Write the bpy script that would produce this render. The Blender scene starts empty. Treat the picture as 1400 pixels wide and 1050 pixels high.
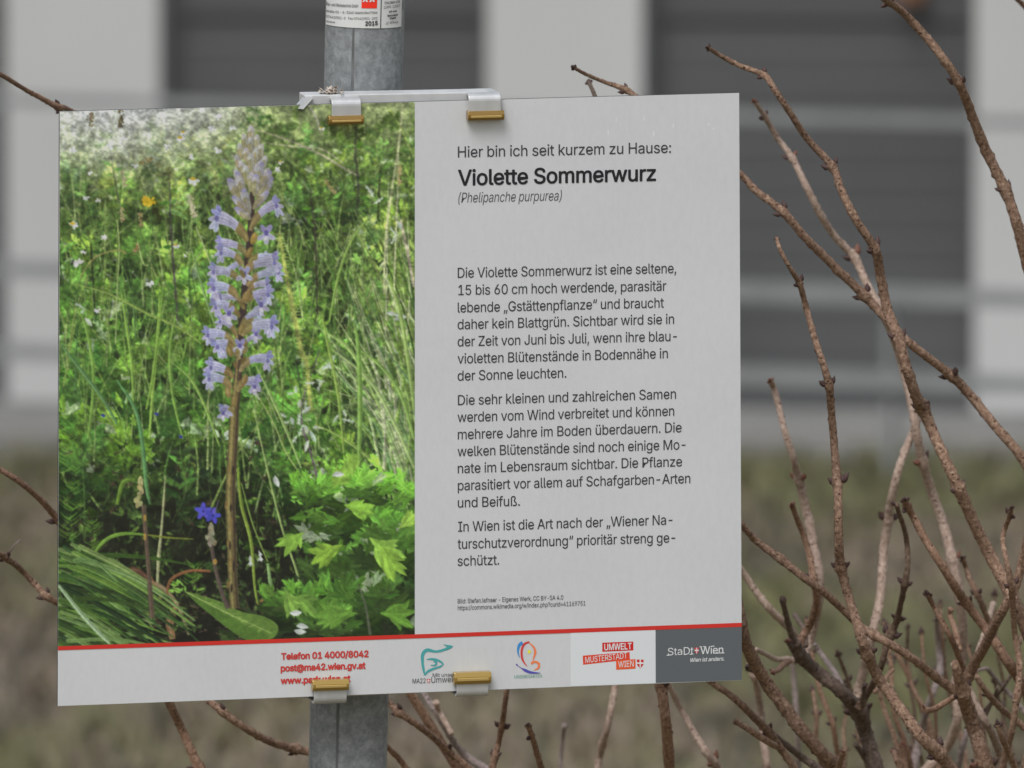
"""A nature information board on a steel post, bare shrubs round it, a house far behind."""
import bpy, math, random
import numpy as np
from mathutils import Vector, Matrix
from mathutils.geometry import tessellate_polygon

scene = bpy.context.scene
COL = scene.collection
random.seed(7)
rng = np.random.default_rng(11)

# ------------------------------------------------------------------ camera
PW, PH = 1400.0, 1050.0
DSIGN = 9.0
FPX = PW * DSIGN / 0.78                       # focal length in photograph pixels
PITCH = math.radians(4.0)
CAM = Vector((0.0, 0.0, 1.98))
RIGHT = Vector((1, 0, 0))
FWD = Vector((0, math.cos(PITCH), -math.sin(PITCH)))
UP = Vector((0, math.sin(PITCH), math.cos(PITCH)))
cam = bpy.data.cameras.new('camera')
cam.sensor_fit = 'HORIZONTAL'
cam.sensor_width = 36.0
cam.lens = 36.0 * FPX / PW
cam.clip_start = 0.5
cam.clip_end = 1000
cam.dof.use_dof = True
cam.dof.focus_distance = 9.02
cam.dof.aperture_fstop = cam.lens / 28.0      # a 28 mm wide entrance pupil
cam.dof.aperture_blades = 7
camo = bpy.data.objects.new('camera', cam)
COL.objects.link(camo)
camo.location = CAM
camo.rotation_euler = (math.radians(90) - PITCH, 0, 0)
scene.camera = camo

# ------------------------------------------------------------------ light
SUN_EL, SUN_AZ = math.radians(52), math.radians(200)     # azimuth clockwise from +Y
world = bpy.data.worlds.new('World')
scene.world = world
world.use_nodes = True
wn = world.node_tree
sky = wn.nodes.new('ShaderNodeTexSky')
sky.sky_type = 'NISHITA'
sky.sun_disc = False
sky.sun_elevation = SUN_EL
sky.sun_rotation = SUN_AZ
sky.air_density = 1.6
sky.dust_density = 2.0
hs = wn.nodes.new('ShaderNodeHueSaturation')
hs.inputs['Saturation'].default_value = 0.40             # overcast: nearly grey sky
wn.links.new(sky.outputs[0], hs.inputs['Color'])
wn.links.new(hs.outputs[0], wn.nodes['Background'].inputs[0])
wn.nodes['Background'].inputs[1].default_value = 0.09
sun = bpy.data.lights.new('sun', 'SUN')
sun.energy = 1.5
sun.angle = math.radians(32)
sun.color = (1.0, 0.99, 0.98)
suno = bpy.data.objects.new('sun', sun)
COL.objects.link(suno)
sd = Vector((math.sin(SUN_AZ) * math.cos(SUN_EL), math.cos(SUN_AZ) * math.cos(SUN_EL), math.sin(SUN_EL)))
suno.rotation_euler = (-sd).to_track_quat('-Z', 'Y').to_euler()
suno.location = (0, 0, 20)
scene.view_settings.view_transform = 'Standard'
scene.view_settings.look = 'None'
scene.view_settings.exposure = 0.46
scene.view_settings.gamma = 1.0


# ------------------------------------------------------------------ helpers
def P(x, y, d):
    """a point d metres in front of the camera, seen at photograph pixel x, y"""
    return CAM + (FWD + RIGHT * ((x - PW / 2) / FPX) + UP * ((PH / 2 - y) / FPX)) * d


def lin(c):
    return tuple(((v / 255.0) / 12.92 if v <= 10 else ((v / 255.0 + 0.055) / 1.055) ** 2.4) for v in c)


def tag(o, label=None, cat=None, group=None, kind=None):
    if label: o['label'] = label
    if cat: o['category'] = cat
    if group: o['group'] = group
    if kind: o['kind'] = kind
    return o


def empty(name, mat=None, loc=None):
    o = bpy.data.objects.new(name, None)
    o.empty_display_size = 0.05
    COL.objects.link(o)
    if mat is not None: o.matrix_world = mat
    elif loc is not None: o.location = loc
    return o


def mesh(name, verts, faces, mat, parent=None, smooth=False):
    m = bpy.data.meshes.new(name)
    m.from_pydata([tuple(v) for v in verts], [], [tuple(f) for f in faces])
    if smooth:
        m.polygons.foreach_set('use_smooth', [True] * len(m.polygons))
    m.materials.append(mat)
    m.update()
    o = bpy.data.objects.new(name, m)
    COL.objects.link(o)
    if parent is not None: o.parent = parent
    return o


def add_bevel(o, w, seg=2):
    b = o.modifiers.new('bevel', 'BEVEL')
    b.width = w
    b.segments = seg
    b.limit_method = 'ANGLE'
    return o


class MB:
    """collects simple shapes into one mesh"""
    def __init__(self): self.v = []; self.f = []
    def add(self, v, f):
        n = len(self.v); self.v += [tuple(p) for p in v]; self.f += [tuple(i + n for i in q) for q in f]
        return self
    def box(self, x0, x1, y0, y1, z0, z1):
        v = [(x, y, z) for x in (x0, x1) for y in (y0, y1) for z in (z0, z1)]
        return self.add(v, [(0, 1, 3, 2), (4, 6, 7, 5), (0, 4, 5, 1), (2, 3, 7, 6), (0, 2, 6, 4), (1, 5, 7, 3)])
    def extrude(self, prof, x0, x1):
        """closed profile of (y, z) swept along x"""
        n = len(prof)
        v = [(x0, a, b) for a, b in prof] + [(x1, a, b) for a, b in prof]
        f = [(i, (i + 1) % n, n + (i + 1) % n, n + i) for i in range(n)]
        f += [tuple(range(n - 1, -1, -1)), tuple(range(n, 2 * n))]
        return self.add(v, f)
    def build(self, name, mat, parent=None, smooth=False):
        return mesh(name, self.v, self.f, mat, parent, smooth)


def new_mat(name, col, rough=0.6, spec=0.3, metal=0.0):
    m = bpy.data.materials.new(name)
    m.use_nodes = True
    b = m.node_tree.nodes['Principled BSDF']
    b.inputs['Base Color'].default_value = (*col, 1)
    b.inputs['Roughness'].default_value = rough
    b.inputs['Specular IOR Level'].default_value = spec
    b.inputs['Metallic'].default_value = metal
    return m


def N(m, t, **kw):
    n = m.node_tree.nodes.new(t)
    for k, v in kw.items():
        if hasattr(n, k): setattr(n, k, v)
        else: n.inputs[k.replace('_', ' ')].default_value = v
    return n


def L(m, a, b): m.node_tree.links.new(a, b)


def ramp(m, fac, stops):
    r = m.node_tree.nodes.new('ShaderNodeValToRGB')
    e = r.color_ramp.elements
    while len(e) < len(stops): e.new(0.5)
    for k, (p, c) in zip(e, stops):
        k.position = p
        k.color = (*c, 1)
    L(m, fac, r.inputs[0])
    return r


def noise_mat(name, stops, scale=5, detail=5, rough=0.7, spec=0.3, metal=0, bump=0, bscale=None, stretch=None, dist=0.01):
    m = new_mat(name, stops[0][1], rough, spec, metal)
    b = m.node_tree.nodes['Principled BSDF']
    tc = N(m, 'ShaderNodeTexCoord')
    src = tc.outputs['Object']
    if stretch:
        mp = N(m, 'ShaderNodeMapping')
        mp.inputs['Scale'].default_value = stretch
        L(m, src, mp.inputs[0]); src = mp.outputs[0]
    n = N(m, 'ShaderNodeTexNoise', Scale=scale, Detail=detail)
    L(m, src, n.inputs['Vector'])
    r = ramp(m, n.outputs['Fac'], stops)
    L(m, r.outputs[0], b.inputs['Base Color'])
    if bump:
        n2 = N(m, 'ShaderNodeTexNoise', Scale=bscale or scale * 3, Detail=4)
        L(m, src, n2.inputs['Vector'])
        bp = N(m, 'ShaderNodeBump', Strength=bump, Distance=dist)
        L(m, n2.outputs['Fac'], bp.inputs['Height'])
        L(m, bp.outputs[0], b.inputs['Normal'])
    return m


# ------------------------------------------------------------------ ground
SLOPE = -0.0335
def gz(y): return SLOPE * (y - DSIGN)

m_ground = new_mat('ground_turf', (0.08, 0.075, 0.05), 0.95, 0.1)
tc = N(m_ground, 'ShaderNodeTexCoord')
n1 = N(m_ground, 'ShaderNodeTexNoise', Scale=1.3, Detail=4, Roughness=0.6)
mp = N(m_ground, 'ShaderNodeMapping')
mp.inputs['Scale'].default_value = (1.6, 0.22, 1)
L(m_ground, tc.outputs['Object'], mp.inputs[0])
L(m_ground, mp.outputs[0], n1.inputs['Vector'])
r1 = ramp(m_ground, n1.outputs['Fac'], [(0.28, lin((88, 84, 79))), (0.42, lin((116, 106, 93))), (0.54, lin((114, 111, 84))), (0.70, lin((136, 123, 108)))])
n2 = N(m_ground, 'ShaderNodeTexNoise', Scale=26, Detail=5)
L(m_ground, tc.outputs['Object'], n2.inputs['Vector'])
r2 = ramp(m_ground, n2.outputs['Fac'], [(0.3, (0.55, 0.55, 0.5)), (0.7, (1.35, 1.3, 1.25))])
mx = N(m_ground, 'ShaderNodeMixRGB', blend_type='MULTIPLY')
mx.inputs[0].default_value = 1.0
L(m_ground, r1.outputs[0], mx.inputs[1]); L(m_ground, r2.outputs[0], mx.inputs[2])
L(m_ground, mx.outputs[0], m_ground.node_tree.nodes['Principled BSDF'].inputs['Base Color'])
gv, gf = [], []
for j, yy in enumerate((-60, 0, 10, 20, 30, 39, 60, 140, 400)):
    for i, xx in enumerate((-300, -60, -10, 0, 10, 60, 300)):
        gv.append((xx, yy, gz(min(yy, 60))))
for j in range(8):
    for i in range(6):
        a = j * 7 + i
        gf.append((a, a + 1, a + 8, a + 7))
tag(mesh('ground', gv, gf, m_ground), kind='structure')

# ------------------------------------------------------------------ building
BA = math.radians(10)
BO = P(700, 560, 40.0)
bu = Vector((math.cos(BA), -math.sin(BA), 0))       # along the facade, to the right
bn = Vector((math.sin(BA), math.cos(BA), 0))        # into the building
B0 = Vector((BO.x, BO.y, gz(BO.y)))
BM = Matrix(((bu.x, bn.x, 0, B0.x), (bu.y, bn.y, 0, B0.y), (0, 0, 1, B0.z), (0, 0, 0, 1)))


def on_facade(x, y, off=0.0):
    r = P(x, y, 1) - CAM
    t = (B0 + bn * off - CAM).dot(bn) / r.dot(bn)
    p = CAM + r * t - B0
    return p.dot(bu), p.z


xl0 = on_facade(217, 300)[0]; xr0 = on_facade(666, 300)[0]
xl1 = on_facade(877, 300)[0]; xr1 = on_facade(1330, 300)[0]
per = (xl1 - xl0)
ww = xr0 - xl0
zb = on_facade(1200, 562)[1]
zpl = on_facade(60, 548)[1]
m_wall = noise_mat('white_render', [(0.3, (0.425, 0.425, 0.42)), (0.7, (0.485, 0.487, 0.482))], 0.7, 4, 0.9, 0.15, bump=0.15, bscale=40)
m_plinth = noise_mat('grey_concrete', [(0.3, (0.20, 0.2, 0.195)), (0.7, (0.27, 0.27, 0.26))], 2.5, 5, 0.9, 0.15, bump=0.2, bscale=30)
m_frame = new_mat('anthracite_frame', (0.075, 0.076, 0.079), 0.5, 0.3)
m_pane = noise_mat('dark_pane', [(0.35, (0.070, 0.071, 0.0725)), (0.65, (0.088, 0.089, 0.091))], 0.9, 3, 0.5, 0.25)
m_slab = noise_mat('roof_slab', [(0.3, (0.2, 0.2, 0.2)), (0.7, (0.27, 0.27, 0.27))], 2, 3, 0.8)
bld = empty('building', BM)
tag(bld, 'pale rendered building with tall dark windows far behind the sign', 'building')
H = 3.6
WT = 2.75
bays = list(range(-5, 7))
wall = MB()
xs = []
for k in bays:
    xs.append((xl0 + k * per, xl0 + k * per + ww))
X0, X1 = xs[0][0] - (per - ww), xs[-1][1] + (per - ww)
edges = [X0] + [v for p in xs for v in p] + [X1]
for i in range(0, len(edges), 2):
    wall.box(edges[i], edges[i + 1], 0, 0.35, zpl, H)
for a, b in xs:
    wall.box(a, b, 0, 0.35, WT, H)
wall.box(X0, X1, 0.36, 8, zpl, H)
wall.build('wall', m_wall, bld)
pl = MB()
pl.box(X0 - 0.02, X1 + 0.02, -0.035, 0.34, -1.5, zpl - 0.003)
pl.build('plinth', m_plinth, bld)
MB().box(X0 - 0.25, X1 + 0.25, -0.3, 8.2, H + 0.003, H + 0.28).build('roof', m_slab, bld)
for a, b in xs:
    w = MB()
    fw = 0.045
    w.box(a + 0.003, a + fw, 0.13, 0.20, zpl, WT - 0.003); w.box(b - fw, b - 0.003, 0.13, 0.20, zpl, WT - 0.003)
    w.box(a + fw, b - fw, 0.13, 0.20, zpl, zpl + fw); w.box(a + fw, b - fw, 0.13, 0.20, WT - fw, WT - 0.003)
    w.box(a + fw, b - fw, 0.13, 0.20, 1.46, 1.52)
    fo = w.build('window', m_frame, bld)
    for z0_, z1_ in ((zpl + fw, 1.46), (1.52, WT - fw)):        # closed shutters of horizontal slats
        pr_, z_ = [], z0_
        while z_ < z1_ - 0.02:
            pr_ += [(0.150, z_), (0.150, min(z_ + 0.088, z1_)), (0.154, min(z_ + 0.104, z1_))]
            z_ += 0.108
        pr_ += [(0.154, z1_), (0.19, z1_), (0.19, z0_)]
        MB().extrude(pr_, a + fw, b - fw).build('shutter', m_pane, fo)

m_pave = noise_mat('pavement_concrete', [(0.3, (0.20, 0.195, 0.185)), (0.7, (0.27, 0.265, 0.255))], 3, 5, 0.9, 0.15)
pv = []
for lx in (X0 - 1, X1 + 1):
    for ly in (-1.15, -0.04):
        q = B0 + bu * lx + bn * ly
        pv.append((q.x, q.y, gz(q.y) + 0.09))
pb = [(a, b, c - 0.3) for a, b, c in pv]
tag(mesh('pavement', pv + pb, [(0, 2, 3, 1), (4, 5, 7, 6), (0, 4, 6, 2), (1, 3, 7, 5), (0, 1, 5, 4), (2, 6, 7, 3)], m_pave), kind='structure')

# unidentified orange object, modelled as a shade on a cord, at the very top of the photograph
lx, lz = on_facade(1248, -14, 0.08)
m_orange = new_mat('orange_body', lin((136, 98, 74)), 0.8)
m_cord = new_mat('cord_black', (0.03, 0.03, 0.03), 0.6)
lan = empty('orange_object', Matrix.Translation(B0 + bu * lx + bn * 0.06 + Vector((0, 0, lz))) )
tag(lan, 'small unidentified orange object against the dark window at upper right', 'orange_object')
vv, ff = [], []
prof = [(0.018, 0.055), (0.04, 0.045), (0.052, 0.01), (0.047, -0.03), (0.03, -0.05)]
for r_, z_ in prof:
    for k in range(14):
        t = 2 * math.pi * k / 14
        vv.append((r_ * math.cos(t), r_ * math.sin(t) * 0.8, z_))
for j in range(4):
    for k in range(14):
        ff.append((j * 14 + k, j * 14 + (k + 1) % 14, j * 14 + 14 + (k + 1) % 14, j * 14 + 14 + k))
ff.append(tuple(range(13, -1, -1))); ff.append(tuple(range(56, 70)))
mesh('shade', vv, ff, m_orange, lan, True)
MB().box(-0.003, 0.003, -0.003, 0.003, 0.055, WT - lz).build('cord', m_cord, lan)

# ------------------------------------------------------------------ railing
m_rail = noise_mat('galvanised_rail', [(0.3, lin((124, 127, 127))), (0.7, lin((136, 139, 139)))], 6, 3, 0.6, 0.3)
DL, DR = 38.05, 36.75
ra = P(40, 370, DL); rb = P(1200, 402, DR)
ru = (rb - ra); ru.z = 0; ru.normalize()
rn = Vector((-ru.y, ru.x, 0))
R0 = Vector((ra.x, ra.y, gz(ra.y)))
RM = Matrix(((ru.x, rn.x, 0, R0.x), (ru.y, rn.y, 0, R0.y), (0, 0, 1, R0.z), (0, 0, 0, 1)))
rail = empty('railing', RM)
tag(rail, 'grey metal railing with flat horizontal bars before the dark windows', 'railing')
def on_rail(x, y):
    r = P(x, y, 1) - CAM
    t = (R0 - CAM).dot(rn) / r.dot(rn)
    p = CAM + r * t - R0
    return p.dot(ru), p.z
hb = 0.5 * 22 * 37.3 / FPX
for xx, yy in ((700, 152), (700, 388), (700, 503)):
    _, z = on_rail(xx, yy)
    k = 0.6 if yy < 200 else 1.0
    MB().box(-3.2, 6.2, -0.015, 0.015, z - hb * k, z + hb * k).build('rail', m_rail, rail)
ztop = on_rail(700, 140)[1]; z2 = on_rail(700, 392)[1]
for px_, tall in ((-560, 1), (-130, 0), (560, 0), (1212, 0), (1900, 1), (2300, 1)):
    x = on_rail(px_, 400)[0]
    MB().box(x - 0.012, x + 0.012, 0.016, 0.056, -0.3, ztop + 0.03 if tall else z2).build('post', m_rail, rail)

# ------------------------------------------------------------------ grass and leaf litter between the shrubs and the house (uncountable)
gv, gf, gc = [], [], []
GC = [lin((108, 106, 82)), lin((118, 117, 85)), lin((120, 109, 94)), lin((93, 90, 81)), lin((140, 128, 114)), lin((96, 95, 79))]
rs = random.Random(5)
def patch(x, y):
    return math.sin(x * 2.3 + 1.3 * math.sin(y * .45)) + math.sin(y * .62 + x * .9 + 2.0) + 0.6 * math.sin(x * 4.1 - y * 0.8)
for i in range(13000):
    y = rs.uniform(21, 39.0)
    x = rs.choice((rs.uniform(-3.0, 3.0), rs.uniform(-3.0, 3.0), rs.gauss(0, 5.5)))
    q = patch(x, y)
    cid = rs.choice((0, 1, 1, 5)) if q > 0.5 else (rs.choice((2, 3, 0)) if q > -0.7 else rs.choice((3, 2, 4, 4)))
    hgt = rs.uniform(0.02, 0.07) * (1.6 if q > 0.5 else 1)
    for b in range(3):
        a = rs.uniform(0, 6.28); w = rs.uniform(0.004, 0.012)
        dx, dy = math.cos(a), math.sin(a)
        ox, oy = x + rs.uniform(-.04, .04), y + rs.uniform(-.04, .04)
        n = len(gv)
        lean = rs.uniform(0.2, 1.0) * hgt
        gv += [(ox - dy * w, oy + dx * w, gz(oy) - 0.005), (ox + dy * w, oy - dx * w, gz(oy) - 0.005),
               (ox + dx * lean * .5 + dy * w * .7, oy + dy * lean * .5 - dx * w * .7, gz(oy) + hgt * .7),
               (ox + dx * lean, oy + dy * lean, gz(oy) + hgt)]
        gf += [(n, n + 1, n + 2), (n, n + 2, n + 3)]
        gc += [cid, cid]
gmats = [new_mat('grass_blade', c, 0.9, 0.1) for c in GC]
go = mesh('grass', gv, gf, gmats[0])
for m in gmats[1:]: go.data.materials.append(m)
go.data.polygons.foreach_set('material_index', gc)
tag(go, 'short green and withered brown grass covering the ground', 'grass', kind='stuff')

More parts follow.
